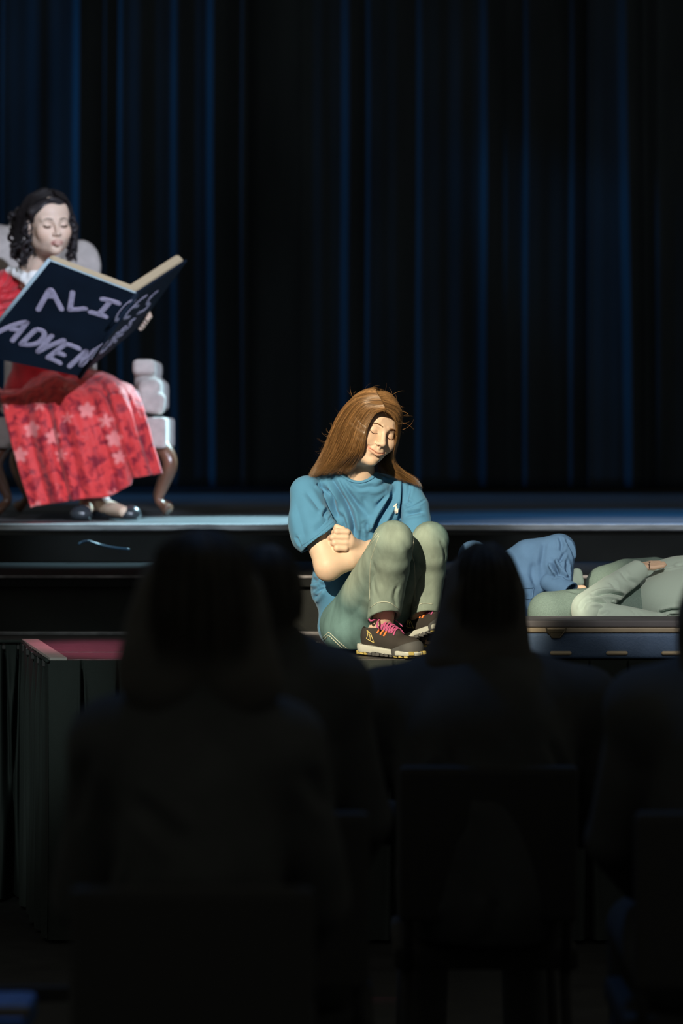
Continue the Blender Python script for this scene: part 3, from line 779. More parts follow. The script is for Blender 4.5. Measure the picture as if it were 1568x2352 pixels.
# ---- jeans
F = Field(P(690, 1515, 8.60), P(1060, 1160, 9.40), .003)
F.ell(P(806, 1440, 9.09), (.094, .115, .088), 0).ell(P(880, 1440, 9.17), (.09, .10, .085), .03)
F.chain([HR, HR * .5 + KR * .5 + (0, .012, -.004), KR], [.088, .073, .058], .03)
F.chain([HL, HL * .5 + KL * .5, KL], [.085, .076, .054], .03)
F.ell(KR + (.0, -.004, .004), (.056, .055, .050), .004).ell(KL + (.0, -.004, .004), (.051, .052, .048), .004)
HEMR, HEML = P(881, 1419, 8.90), P(974, 1416, 9.01)
F.cap(KR, KR * .7 + HEMR * .3 + (.002, .008, 0), .057, .052, .02).cap(KL, KL * .7 + HEML * .3 + (.002, .007, 0), .052, .047, .02)
F.half((0, 0, ZP + .003), (0, 0, -1))
Va, Fa = F.mesh(2)
def shin(K, Hm, r0, r1, off, n):
    F = Field(np.minimum(K, Hm) - .09, np.maximum(K, Hm) + .09, .0028); n = np.array(n, float); n /= np.linalg.norm(n); d = (Hm - K); d /= np.linalg.norm(d)
    off = np.array(off); F.chain([K + (0, -.002, 0), K * .80 + Hm * .20 + off * .3, K * .6 + Hm * .4 + off, Hm + d * .05], [r0 + .0035, r0 + .003, r0 * .98, r1], .02).half(Hm, n)
    F.cap(Hm - d * .06, Hm + d * .06, r1 - .008, r1 - .006, .002, 'sub')
    return F.mesh(1)
sh = [shin(KR, HEMR, .058, .0475, (.004, .016, 0), (.08, -.36, -.93)), shin(KL, HEML, .053, .0415, (.004, .014, 0), (.08, -.36, -.93))]
V, Fc, _ = join_parts([(Va, Fa, None)] + [(a_, b_, None) for a_, b_ in sh])
N = normals(V, Fc); tree = bvh(V, Fc)
for pix, dp, wd in [([(735, 1395), (755, 1375), (770, 1362)], .003, .005), ([(925, 1240), (940, 1268), (946, 1300)], .003, .010),
                    ([(912, 1345), (906, 1372), (912, 1395)], .004, .006),
                    ([(860, 1290), (858, 1330), (862, 1370)], .003, .009), ([(1010, 1240), (1020, 1262), (1022, 1290)], .004, .006), ([(760, 1440), (800, 1420), (838, 1380)], .004, .02)]:
    V = fold(V, N, trace(tree, pix), dp, wd)
V = lap(wobble(V, N, .002, 30, 3), Fc, .4)
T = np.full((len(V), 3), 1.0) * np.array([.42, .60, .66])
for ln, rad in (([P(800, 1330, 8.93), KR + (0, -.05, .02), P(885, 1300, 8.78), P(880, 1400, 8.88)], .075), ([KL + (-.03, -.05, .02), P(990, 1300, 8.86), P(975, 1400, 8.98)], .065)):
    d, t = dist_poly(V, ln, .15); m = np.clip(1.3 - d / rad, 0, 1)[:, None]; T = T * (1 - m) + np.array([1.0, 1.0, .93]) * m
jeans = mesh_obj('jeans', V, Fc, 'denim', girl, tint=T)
jt = bvh(V, Fc); N = None
seams = MB()
for ln in ([(756, 1364), (790, 1324), (827, 1280), (870, 1226)], [(753, 1361), (787, 1321), (824, 1277), (866, 1224)], [(733, 1393), (745, 1383), (762, 1372)], [(870, 1231), (857, 1269), (850, 1301), (849, 1379)],
           [(850, 1396), (868, 1384), (894, 1384), (914, 1398)], [(951, 1215), (947, 1274), (952, 1301), (953, 1380)], [(952, 1396), (969, 1386), (993, 1387)]):
    t_ = trace(jt, ln, .0004)
    if len(t_) > 2: seams.tube(t_, .0009, 5)
seams.build('seams', 'stitch', jeans, smooth=True)
pk = MB()
for ln in ([(739, 1467), (755, 1452)], [(755, 1452), (790, 1484), (826, 1508)], [(741, 1472), (755, 1459)], [(755, 1459), (788, 1490), (815, 1508)]):
    t_ = trace(jt, ln, .0006)
    if len(t_) > 1: pk.tube(t_, .0013, 5)
if pk.v: pk.build('pocket_edge', 'stitch', jeans, smooth=True)

# shoes
trainer(girl, P(838, 1507, 8.99) * (1, 1, 0) + (0, 0, ZP + .003), (.62, -.785), 0, 0, -1)
trainer(girl, P(934, 1500, 9.08) * (1, 1, 0) + (0, 0, ZP + .012), (.55, -.80), 17, -12, -1)

# ---- hair
def hp(l): return [P(*a) for a in l]
def push(pts, ex=0.0, c=(0, -.012, .032), r=(.080, .101, .088)):
    out = []
    for p in pts:
        q = g_R.T @ (np.array(p) - g_c) - c; k = np.linalg.norm(q / (np.array(r) + ex))
        if k < 1: q = q / k
        out.append(g_R @ (q + c) + g_c)
    return out
GL = [hp(l) for l in (
    [(884, 941, 8.862), (862, 948, 8.88), (844, 975, 8.882), (837, 1003, 8.882), (832, 1034, 8.895), (818, 1062, 8.95), (797, 1088, 8.98)],
    [(882, 935, 8.87), (850, 940, 8.88), (828, 973, 8.89), (817, 1008, 8.895), (804, 1042, 8.915), (778, 1068, 8.97), (762, 1088, 8.99)],
    [(878, 926, 8.885), (838, 930, 8.88), (808, 965, 8.90), (790, 1005, 8.93), (775, 1040, 8.96), (757, 1068, 8.98), (738, 1090, 9.0)],
    [(872, 916, 8.91), (824, 921, 8.92), (792, 958, 8.95), (771, 1000, 8.98), (755, 1038, 9.0), (738, 1068, 9.01), (716, 1094, 9.01)],
    [(863, 909, 8.95), (812, 916, 8.98), (780, 952, 9.01), (762, 992, 9.03), (747, 1030, 9.04), (730, 1064, 9.04), (708, 1096, 9.04)],
    [(858, 908, 9.0), (812, 920, 9.04), (784, 960, 9.07), (766, 1000, 9.08), (755, 1040, 9.08), (745, 1070, 9.09), (735, 1098, 9.10)])]
GR = [hp(l) for l in (
    [(886, 944, 8.868), (903, 958, 8.89), (911, 985, 8.915), (909, 1015, 8.94), (902, 1042, 8.97), (906, 1066, 9.0), (930, 1088, 9.03), (960, 1106, 9.05), (969, 1122, 9.05)],
    [(885, 935, 8.88), (910, 948, 8.92), (917, 978, 8.95), (913, 1012, 8.99), (902, 1045, 9.02), (900, 1070, 9.04), (925, 1093, 9.05), (955, 1112, 9.06)],
    [(877, 922, 8.91), (910, 938, 8.96), (917, 968, 9.0), (908, 1010, 9.04), (892, 1048, 9.06), (885, 1074, 9.07), (905, 1092, 9.07), (935, 1106, 9.08)],
    [(864, 909, 8.965), (900, 926, 9.02), (905, 965, 9.06), (890, 1010, 9.09), (870, 1050, 9.10), (865, 1075, 9.10), (868, 1098, 9.10)])]
GB = [hp(l) for l in (
    [(868, 911, 8.98), (880, 930, 9.06), (872, 970, 9.10), (858, 1020, 9.11), (850, 1065, 9.11), (850, 1098, 9.12)],
    [(862, 909, 9.0), (845, 930, 9.09), (830, 970, 9.12), (822, 1020, 9.12), (815, 1065, 9.12), (805, 1098, 9.14)],
    [(858, 908, 9.0), (812, 925, 9.07), (790, 970, 9.10), (780, 1020, 9.11), (770, 1060, 9.12), (762, 1098, 9.13)])]
def keep_out(c_):
    q = (c_ - g_c) @ g_R - (0, -.012, .032); k = np.linalg.norm(q / np.array((.0850, .1060, .0930)), axis=1)
    q = q / np.minimum(k, 1)[:, None] + (0, -.012, .032)
    for c2, r2 in (((.072, -.004, -.012), (.022, .034, .046)),):
        e = (q - c2) / np.array(r2); k = np.linalg.norm(e, axis=1); q = np.where((k < 1)[:, None], np.array(c2) + e / np.maximum(k, .05)[:, None] * np.array(r2), q)
    return q @ g_R.T + g_c
for G in (GL, GR, GB):
    for i, g in enumerate(G): G[i] = push(catmull(g, 3), .004)
F = Field(P(690, 1110, 8.80), P(985, 895, 9.25), .003)
axs = g_R
F.ell(g_R @ np.array([0, -.018, .034]) + g_c, (.0795, .0995, .0870), 0, rot=axs)
F.ell(g_R @ np.array([0, .085, -.022]) + g_c, (.066, .078, .094), .006, 'sub', rot=axs)
for G, r0 in ((GL, .0040), (GR, .0030), (GB, .008)):
    for g in dense(G, 4): F.chain(g[4:-2], [r0 * (1 - .4 * i / len(g)) for i in range(len(g) - 6)], .006)
V, Fc = F.mesh(2)
base = (V, Fc, np.full((len(V), 3), .42))
s1 = strands(GL, 4200, 1, .0095, .00045, jit=.0018, keep=keep_out); s2 = strands(GR, 1500, 2, .0085, .00045, jit=.0025, keep=keep_out); s3 = strands(GB, 500, 3, .014, .00055, jit=.004, keep=keep_out)
rs_ = np.random.RandomState(9); fly = []
for _ in range(120):                                   # stray hairs
    k = rs_.rand()
    if k < .6: g = [GR, GL][rs_.randint(2)]; q = np.array(g[rs_.randint(len(g))]); i = rs_.randint(1, 8); p = q[i]
    else: g = GL; q = np.array(g[rs_.randint(3, 6)]); i = rs_.randint(8, len(q) - 2); p = q[i]
    o = p - (g_R @ np.array([0, -.01, .02]) + g_c) * (1, 1, 1); o = o / np.linalg.norm(o); L = rs_.uniform(.015, .05); tg = np.cross(o, rs_.randn(3)); tg /= np.linalg.norm(tg)
    fly.append([p, p + o * L * .35 + tg * L * .25, p + o * L * .6 + tg * L * .6, p + o * L * .7 + tg * L * 1.1])
fl = []
for i in range(len(fly)): fl.append(strands([fly[i], fly[i]], 1, i, .0005, .00019, 8, jit=0))
s4 = join_parts(fl)
V, Fc, T = join_parts([base, s1, s2, s3, (s4[0], s4[1], s4[2] * 1.3)])
mesh_obj('hair', V, Fc, 'girl_hair', girl, tint=T)
# ================================================================ the woman in red, her book and her armchair
M['red_dress'] = None
def brocade():
    m = bpy.data.materials.new('red_brocade'); m.use_nodes = True; nt = m.node_tree; b = nt.nodes['Principled BSDF']
    b.inputs['Roughness'].default_value = .62; b.inputs['Specular IOR Level'].default_value = .3; b.inputs['Sheen Weight'].default_value = .25
    N = nt.nodes.new; L = nt.links.new
    tc = N('ShaderNodeTexCoord'); mp = N('ShaderNodeMapping'); mp.inputs['Scale'].default_value = (1, .35, 1); L(tc.outputs['Object'], mp.inputs[0])
    vo = N('ShaderNodeTexVoronoi'); vo.inputs['Scale'].default_value = 9.5; vo.inputs['Randomness'].default_value = .8; L(mp.outputs[0], vo.inputs['Vector'])
    sc = N('ShaderNodeVectorMath'); sc.operation = 'SUBTRACT'; L(mp.outputs[0], sc.inputs[0]); L(vo.outputs['Position'], sc.inputs[1])
    sp = N('ShaderNodeSeparateXYZ'); L(sc.outputs[0], sp.inputs[0])
    an = N('ShaderNodeMath'); an.operation = 'ARCTAN2'; L(sp.outputs[0], an.inputs[0]); L(sp.outputs[2], an.inputs[1])
    m5 = N('ShaderNodeMath'); m5.operation = 'MULTIPLY'; m5.inputs[1].default_value = 2.5; L(an.outputs[0], m5.inputs[0]); ab = N('ShaderNodeMath'); ab.operation = 'ABSOLUTE'
    co = N('ShaderNodeMath'); co.operation = 'COSINE'; L(m5.outputs[0], co.inputs[0])
    ma = N('ShaderNodeMath'); ma.operation = 'MULTIPLY_ADD'; ma.inputs[1].default_value = .45; ma.inputs[2].default_value = .68; L(co.outputs[0], ab.inputs[0]); L(ab.outputs[0], ma.inputs[0])
    ln = N('ShaderNodeVectorMath'); ln.operation = 'LENGTH'; L(sc.outputs[0], ln.inputs[0])
    dv = N('ShaderNodeMath'); dv.operation = 'DIVIDE'; L(ln.outputs['Value'], dv.inputs[0]); L(ma.outputs[0], dv.inputs[1])
    mr = N('ShaderNodeMapRange'); mr.inputs[1].default_value = .036; mr.inputs[2].default_value = .024; mr.inputs[3].default_value = 0; mr.inputs[4].default_value = 1; L(dv.outputs[0], mr.inputs[0])
    n1 = N('ShaderNodeTexNoise'); n1.inputs['Scale'].default_value = 26; n1.inputs['Detail'].default_value = 5; n1.inputs['Distortion'].default_value = .6; L(tc.outputs['Object'], n1.inputs[0])
    r1 = N('ShaderNodeValToRGB'); r1.color_ramp.elements[0].position = .36; r1.color_ramp.elements[0].color = (.22, .004, .015, 1); r1.color_ramp.elements[1].position = .54; r1.color_ramp.elements[1].color = (.66, .040, .038, 1)
    L(n1.outputs[0], r1.inputs[0])
    mx = N('ShaderNodeMix'); mx.data_type = 'RGBA'; L(mr.outputs[0], mx.inputs[0]); L(r1.outputs[0], mx.inputs[6]); mx.inputs[7].default_value = (.76, .21, .19, 1)
    L(mx.outputs[2], b.inputs['Base Color'])
    bp = N('ShaderNodeBump'); bp.inputs['Strength'].default_value = .8; bp.inputs['Distance'].default_value = .006; L(n1.outputs[0], bp.inputs['Height']); L(bp.outputs[0], b.inputs['Normal'])
    return m
M['red_dress'] = brocade()
M['red_plain'] = mat('red_satin', (0.62, 0.02, 0.03), .55, sheen=.2, noise=(14, .6, (1, 1, 1)))
M['collar_white'] = mat('white_collar', (0.75, 0.74, 0.70), .8)
M['black_hair'] = mat('black_hair', (0.024, 0.020, 0.021), 0.40, spec=.3, attr=True)
M['brow_dark'] = mat('brow_dark', (0.05, 0.03, 0.03), .7)
M['tights'] = mat('mauve_tights', (0.30, 0.17, 0.20), .7)
M['flat_shoe'] = mat('black_patent', (0.03, 0.035, 0.04), .22, spec=.7)
M['upholstery'] = mat('pale_upholstery', (0.52, 0.46, 0.42), .9, noise=(30, .8, (1, 1, 1)), bump=(300, .3, (1, 1, 1)), sheen=.2)
M['leg_wood'] = mat('polished_brown_wood', (0.20, 0.10, 0.06), .25, spec=.6, noise=(12, .6, (1, 1, .2)))
M['cover'] = mat('navy_cover', (0.005, 0.012, 0.024), .7, spec=.18, noise=(9, .7, (1, 1, 1)))
M['paper'] = mat('cream_paper', (0.44, 0.34, 0.21), .8)
M['cover_edge'] = mat('pale_cover_edge', (0.35, 0.45, 0.48), .6)
M['letter_paint'] = mat('pale_lilac_paint', (0.50, 0.44, 0.56), .7, noise=(40, .75, (1, 1, 1)))

lady = thing('person', 'woman with dark curled hair in a red brocade dress seated reading a huge open book', 'person', (P(190, 1000, 12.0)[0], 12.0, ZU))
w_s = 1.12
w_R = rot3(24, 8, -4)
w_c = P(128, 517, 11.62) - w_R @ (np.array([0, .078, -.001]) * w_s)
NB = P(70, 640, 11.86)
hV, hF, hT, snap = head_mesh(w_R, w_c, w_s, h=.0022, purse=1.0, neck=[(P(84, 605, 11.80), .052), (NB, .066)], lipcol=(.72, .30, .38))
face_trim(lady, snap, w_s, brow='brow_dark', liner=.0034, lidz=-.004)
# arms and hands (the left one grips the book's right edge)
# ---- book geometry, solved so that covers meet at the spine
Bs, Bt = P(183, 866, 11.34), P(314, 674, 11.02)          # spine bottom and top
Ltop, Rtop = P(114, 598, 10.93), P(431, 598, 11.33)
def on_plane(px, py, o, n):
    d = P(px, py, 1.0) - CAMP; t = ((o - CAMP) @ n) / (d @ n); return CAMP + d * t
sp_ = Bt - Bs; wl = Ltop - Bt; wr = Rtop - Bt
nl = np.cross(wl, sp_); nl /= np.linalg.norm(nl); nl = nl if nl[1] > 0 else -nl     # towards the reader
nr = np.cross(wr, sp_); nr /= np.linalg.norm(nr)
if nr @ (P(128, 517, 11.8) - (Bt + Bs) / 2) < 0: nr = -nr
Lbot, Rbot = on_plane(-62, 814, Bs, nl), on_plane(318, 752, Bs, nr)
book = thing('book', 'huge open storybook with navy covers, pale hand-painted title letters and cream page edges', 'book', Bs)
def slab(c4, n, t0, t1, name, m, parent, label=None, shrink=0.0):
    c4 = [np.array(p) for p in c4]; mid = sum(c4) / 4
    c = [p + (mid - p) / np.linalg.norm(mid - p) * shrink for p in c4]
    v = [p + n * t0 for p in c] + [p + n * t1 for p in c]
    f = [(0, 3, 2, 1), (4, 5, 6, 7), (0, 1, 5, 4), (1, 2, 6, 5), (2, 3, 7, 6), (3, 0, 4, 7)]
    bm = bmesh.new(); vs = [bm.verts.new(p) for p in v]; [bm.faces.new([vs[i] for i in q]) for q in f]; bmesh.ops.recalc_face_normals(bm, faces=bm.faces[:])
    bmesh.ops.bevel(bm, geom=bm.edges[:], offset=min(.006, abs(t1 - t0) * .3), segments=3, affect='EDGES'); bm.verts.index_update()
    vv = [tuple(x.co) for x in bm.verts]; ff = [tuple(x.index for x in q.verts) for q in bm.faces]; bm.free()
    return mesh_obj(name, vv, ff, m, parent, label, smooth=False)
fl_ = slab([Bs, Lbot, Ltop, Bt], nl, 0, .009, 'left_cover', 'cover', book)
fr_ = slab([Bs, Rbot, Rtop, Bt], nr, 0, .009, 'right_cover', 'cover', book)
ul, ur, us_ = wl / np.linalg.norm(wl), wr / np.linalg.norm(wr), sp_ / np.linalg.norm(sp_)
slab([Bs + ul * .006, Lbot, Ltop, Bt + ul * .006], nl, .009, .047, 'left_pages', 'paper', book, shrink=.007)
slab([Bs + ur * .006, Rbot, Rtop, Bt + ur * .006], nr, .009, .047, 'right_pages', 'paper', book, shrink=.007)
MB().tube([Lbot + nl * .004 + ul * .001, Ltop + nl * .004 + ul * .001], .0085, 8, flat=.9).build('cover_edge_tape', 'cover_edge', fl_, 'pale worn edge', smooth=True)
MB().tube([Bt + ul * .004 + us_ * .001, Ltop + us_ * .001], .0035, 6).build('cover_edge_tape', 'cover_edge', fl_)
MB().tube([Bs - us_ * .002, Bt + us_ * .002], .010, 10).build('spine', 'cover', book, smooth=True)
# handmade letters: thick strokes of paint on the covers: ALICE'S / ADVENTURES
def letters(strokes, o, n, wdt, name, par, sx=1.0):
    mb = MB(); nn = -n
    for st_ in strokes:
        q = np.array([on_plane(a, b, o, n) for a, b in st_]) + nn * .0012
        if len(q) > 3: q = catmull(q, 4)
        t = np.gradient(q, axis=0); t /= np.linalg.norm(t, axis=1)[:, None]; s_ = np.cross(t, nn)
        k = len(q); V = np.vstack([q + s_ * wdt, q - s_ * wdt, q + s_ * wdt * .8 + nn * .0015, q - s_ * wdt * .8 + nn * .0015])
        f = []
        for i in range(k - 1): f += [(2 * k + i, 2 * k + i + 1, 3 * k + i + 1, 3 * k + i), (i, i + 1, 2 * k + i + 1, 2 * k + i), (k + i, 3 * k + i, 3 * k + i + 1, k + i + 1)]
        mb.add(V, f)
        for e in (q[0], q[-1]):
            a_ = np.linspace(0, 2 * math.pi, 13)[:-1]; u0 = np.cross(nn, t[0]); 
            mb.add([e + nn * .0014 + (t[0] * math.cos(x) + u0 * math.sin(x)) * wdt * .98 for x in a_], [tuple(range(12))])
    return mb.build(name, 'letter_paint', par)
c = lambda l: [(x / 3.409, 540 + y / 3.409) for x, y in l]
LA = [('letter_a', [c([(300, 580), (345, 500), (385, 430)]), c([(385, 430), (405, 432), (440, 500), (482, 578)]), c([(375, 478), (402, 478)])]),
      ('letter_l', [c([(568, 445), (558, 510), (545, 582)]), c([(545, 582), (610, 580), (668, 572)])]),
      ('letter_i', [c([(800, 498), (865, 512), (930, 532)]), c([(866, 516), (815, 575), (772, 620)]), c([(708, 600), (770, 618), (828, 636)])]),
      ('letter_a', [c([(-30, 768), (60, 722), (150, 690), (212, 680)]), c([(212, 680), (160, 750), (100, 822)]), c([(90, 735), (150, 742)])]),
      ('letter_d', [c([(285, 735), (225, 790), (165, 852)]), c([(285, 735), (335, 750), (345, 790), (300, 840), (235, 858), (165, 852)])]),
      ('letter_v', [c([(405, 785), (350, 850), (298, 910)]), c([(298, 910), (380, 870), (500, 820)])]),
      ('letter_e', [c([(620, 888), (560, 862), (515, 850)]), c([(515, 850), (450, 900), (375, 958)]), c([(430, 915), (500, 935)]), c([(375, 958), (420, 975), (470, 1000)])]),
      ('letter_n', [c([(545, 1025), (610, 965), (675, 905)]), c([(675, 905), (660, 960), (635, 1015)]), c([(635, 1015), (700, 960), (742, 900)])])]
for nm, s_ in LA: letters(s_, Bs, nl, .0105, nm, fl_)
LR = [('letter_c', [c([(1050, 515), (1000, 525), (930, 600), (905, 655), (925, 662), (960, 640)])]),
      ('letter_e', [c([(1140, 475), (1085, 515), (1010, 590), (975, 645), (1010, 640)]), c([(1045, 560), (1075, 555)])]),
      ('apostrophe', [c([(1205, 455), (1190, 475)])]),
      ('letter_s', [c([(1228, 440), (1180, 480), (1150, 530), (1165, 545), (1120, 590), (1075, 610)])]),
      ('letter_t', [c([(722, 905), (800, 850)]), c([(770, 875), (740, 920), (715, 962)])]),
      ('letter_u', [c([(840, 830), (800, 880), (785, 915), (815, 900), (870, 830)])]),
      ('letter_r', [c([(895, 780), (870, 830), (862, 858)]), c([(895, 780), (925, 765), (915, 790), (885, 815), (905, 830)])]),
      ('letter_e', [c([(985, 715), (955, 735), (925, 790), (955, 775)]), c([(940, 758), (965, 745)])]),
      ('letter_s', [c([(1050, 655), (1015, 680), (1020, 700), (1000, 725), (975, 742)])])]
for nm, s_ in LR: letters(s_, Bs, nr, .0085, nm, fr_)

# ---- her arms
SRw, SLw = P(8, 668, 11.92), P(150, 668, 12.0)
gr = Rbot + (Rtop - Rbot) * .13 - ur * .01                       # gripping place on the right edge
F = Field(np.minimum(P(-190, 1000, 11.0), P(-190, 560, 12.4)), P(360, 560, 12.4) + (.3, 0, .1), .004)
e_l = P(205, 790, 11.80); w_l = gr + nr * .075 + ur * .020 - us_ * .05
F.chain([SLw, e_l, w_l], [.045, .040, .028], .01)
e_r = P(-120, 850, 11.75); gl = Lbot + nl * .08 + ul * .06 - us_ * .04
F.chain([SRw, e_r, gl], [.048, .040, .028], .01).ell(gl, (.035, .035, .03), .01)
F.cap(SRw, SLw, .06, .06, .03).cap((SRw + SLw) / 2, P(110, 840, 12.15), .085, .09, .03)
F.cap(NB, (SRw + SLw) / 2 + (0, .02, .02), .05, .06, .03)
bV, bF = F.mesh()
F = Field(gr - .14, gr + .14, .0022)
F.cap(w_l, w_l * .35 + gr * .65 + nr * .03, .027, .026, .01).ell(gr + nr * .050 + ur * .012 - us_ * .012, (.028, .028, .032), .012)
for i in range(4):
    b0 = gr + us_ * (.026 - .020 * i)
    F.chain([b0 + nr * .045 + ur * .026, b0 + nr * .016 + ur * .028, b0 - nr * .010 + ur * .010, b0 - nr * .014 - ur * .014], [.0115, .0105, .0098, .0085], .004)
F.chain([gr + nr * .055 + us_ * .02, gr + nr * .058 - ur * .03 + us_ * .045], [.013, .010], .004)
kV, kF = F.mesh()
# legs
ARw, ALw = P(204, 1156, 11.84), P(230, 1154, 11.80)
F = Field(P(120, 1210, 11.3), P(330, 850, 12.1) + (.1, .3, 0), .004)
KRw, KLw = P(150, 950, 11.98), P(255, 950, 11.98)
F.cap(KRw, ARw, .055, .036, 0).cap(KLw, ALw, .055, .036, .0)
F.chain([ARw, P(192, 1178, 11.66)], [.034, .026], .01)
F.chain([ALw, ALw + (.03, -.03, -.02), P(284, 1176, 11.62)], [.038, .034, .024], .01)
gV, gF = F.mesh()
V, Fc, T = join_parts([(hV, hF, hT), (bV, bF, None), (kV, kF, None), (gV, gF, np.where((gV[:, 2:3] > P(0, 1150, 11.8)[2]), np.array([[.52, .40, .50]]), np.array([[1.0, 1.0, .95]])))])
mesh_obj('body', V, Fc, 'skin', lady, tint=T)
# pale instep showing in the nearer shoe
# shoes
def flat_shoe(heel, toe, name='shoe'):
    d = (toe - heel); L = np.linalg.norm(d); d = d / L; s_ = np.cross(d, (0, 0, 1)); s_ /= np.linalg.norm(s_)
    F = Field(np.minimum(heel, toe) - .07, np.maximum(heel, toe) + (.07, .07, .10), .0025)
    F.cap(heel + (0, 0, .028) + d * .03, toe - d * .05 + (0, 0, .026), .034, .037, 0, squash=((0, 0, 1), .9)).ell(toe - d * .05 + (0, 0, .022), (.045, .045, .026), .02)
    F.ell(heel + d * .03 + (0, 0, .045), (.033, .033, .032), .01)
    F.cap(heel + d * .04 + (0, 0, .075), heel + d * (L - .11) + (0, 0, .064), .030, .026, .006, 'sub')
    F.half(heel + (0, 0, .002), (0, 0, -1))
    V, Fc = F.mesh(2); return mesh_obj(name, V, Fc, 'flat_shoe', lady)
zf = lambda p: np.array([p[0], p[1], ZU + .003])
flat_shoe(zf(P(198, 1190, 11.90)), zf(P(184, 1200, 11.62)))
flat_shoe(zf(P(222, 1190, 11.84)), zf(P(314, 1198, 11.60)))
# ---- bodice, sleeves, collar
F = Field(P(-130, 1010, 11.5), P(330, 600, 12.6), .004)
F.cap(SRw + (0, .0, -.02), SLw + (0, 0, -.02), .070, .070, 0).cap((SRw + SLw) / 2 - (0, 0, .05), P(105, 880, 12.15), .125, .13, .05)
F.ell(P(110, 900, 12.15), (.19, .16, .12), .05)
F.cap(P(78, 618, 11.84), P(76, 660, 11.90), .060, .068, .006, 'sub')
V, Fc = F.mesh(2); V = wobble(V, normals(V, Fc), .004, 30, 1)
F = Field(P(-150, 860, 11.5), P(120, 590, 12.2), .004)
F.ell(P(14, 668, 11.88), (.085, .085, .088), 0).cap(P(10, 680, 11.88), P(-60, 770, 11.82), .075, .055, .03)
V2, F2 = F.mesh(2); N2 = normals(V2, F2); t2 = bvh(V2, F2)
for pix, dp, wd in [([(40, 622), (30, 650), (10, 672)], .012, .008), ([(54, 650), (34, 668), (5, 680)], .014, .007), ([(50, 690), (25, 694), (0, 700)], .010, .008), ([(20, 618), (12, 645), (0, 660)], .010, .008), ([(30, 705), (10, 715), (-10, 720)], .008, .007)]:
    V2 = fold(V2, N2, trace(t2, pix), dp, wd)
V2 = wobble(V2, N2, .006, 34, 3)
F = Field(P(80, 900, 11.4), P(340, 600, 12.3), .005)
F.ell(P(150, 672, 11.98), (.08, .08, .08), 0).cap(P(160, 690, 11.96), P(225, 760, 11.84), .07, .055, .03)
V3, F3 = F.mesh(2)
V, Fc, _ = join_parts([(V, Fc, None), (V2, F2, None), (V3, F3, None)])
dress = mesh_obj('dress', V, Fc, 'red_plain', lady)
F = Field(P(-10, 690, 11.5), P(130, 590, 12.1), .0025)
F.chain([P(22, 622, 11.84), P(38, 626, 11.79), P(56, 637, 11.76), P(64, 650, 11.75)], [.016, .022, .022, .012], .01, squash=((0, 1, 0), .5))
F.chain([P(64, 650, 11.75), P(74, 636, 11.75), P(86, 628, 11.76), P(104, 618, 11.80)], [.012, .022, .022, .014], .01, squash=((0, 1, 0), .5))
V, Fc = F.mesh(2); mesh_obj('collar', wobble(V, normals(V, Fc), .002, 70, 1), Fc, 'collar_white', dress)

# ---- skirt: lap, knees and hanging front with pleats
nu, nv = 260, 110
lap_l = [(-30, 905, 12.25), (-12, 895, 12.0), (0, 902, 11.80), (14, 960, 11.68), (36, 1050, 11.64), (56, 1120, 11.63), (70, 1166, 11.62)]
lap_r = [(215, 860, 12.25), (252, 872, 12.0), (304, 888, 11.80), (326, 930, 11.72), (346, 1000, 11.72), (360, 1050, 11.74), (371, 1087, 11.76)]
hem = lambda u: np.interp(u, [0, .25, .45, .60, .76, .775, 1], [0, -14, -8, 4, -2, 6, 0])
def rowpts(l): 
    q = catmull([P(*a) for a in l], 20); s_ = np.r_[0, np.cumsum(np.linalg.norm(np.diff(q, axis=0), axis=1))]; s_ /= s_[-1]
    return np.stack([np.interp(np.linspace(0, 1, nv), s_, q[:, i]) for i in range(3)], 1)
Lr, Rr = rowpts(lap_l), rowpts(lap_r)
U = np.linspace(0, 1, nu)
kz = np.exp(-((U - .48) / .12) ** 2) * .060 + np.exp(-((U - .83) / .11) ** 2) * .052 - np.exp(-((U - .66) / .05) ** 2) * .012 - .025 * np.exp(-((U - .14) / .12) ** 2)
G = np.zeros((nu, nv, 3)); vv = np.linspace(0, 1, nv)
pleat = lambda u, v: (.009 * np.sin(u * 19 + 1.5 + 1.2 * v) + .005 * np.sin(u * 47 + 2 * v + 2) + .030 * (-np.exp(-((u - .76 - .02 * v) / .020) ** 2) + .6 * np.exp(-((u - .71) / .035) ** 2)) - .020 * np.exp(-((u - .40 + .10 * v) / .030) ** 2) - .016 * np.exp(-((u - .58 - .05 * v) / .02) ** 2) * .3 - .012 * np.exp(-((u - .90 - .03 * v) / .016) ** 2))
for j in range(nv):
    v = vv[j]; base_ = Lr[j][None] * (1 - U[:, None]) + Rr[j][None] * U[:, None]
    h_ = np.clip((v - .30) / .12, 0, 1)                               # 0 on the lap, 1 where it hangs
    bulge = np.sin(math.pi * U) ** .6 * (.085 * (1 - .45 * max(0, v - .4)))
    base_ = base_.copy(); top = 1 - h_
    base_[:, 2] += kz * (1.2 * top + .55 * h_ * max(0, 1 - (v - .4) * 2.2)) + .012 * np.sin(U * 19 + 4 * v) * top
    base_[:, 1] -= bulge * h_ + kz * .9 * h_ * (1 - .6 * v)
    base_[:, 1] -= pleat(U, v) * h_ * (.35 + .9 * v)
    base_[:, 2] += pleat(U, v) * top * .8
    hz = np.interp(U, [0, .05, .26, .44, .60, .765, .775, 1], [0, 0, -.012, -.022, -.040, -.014, .012, 0])   # uneven hem
    base_[:, 2] += hz * v ** 3
    G[:, j] = base_
V = G.reshape(-1, 3); i = np.arange(nu - 1)[:, None] * nv + np.arange(nv - 1)[None]
q = np.stack([i, i + nv, i + nv + 1, i + 1], -1).reshape(-1, 4)
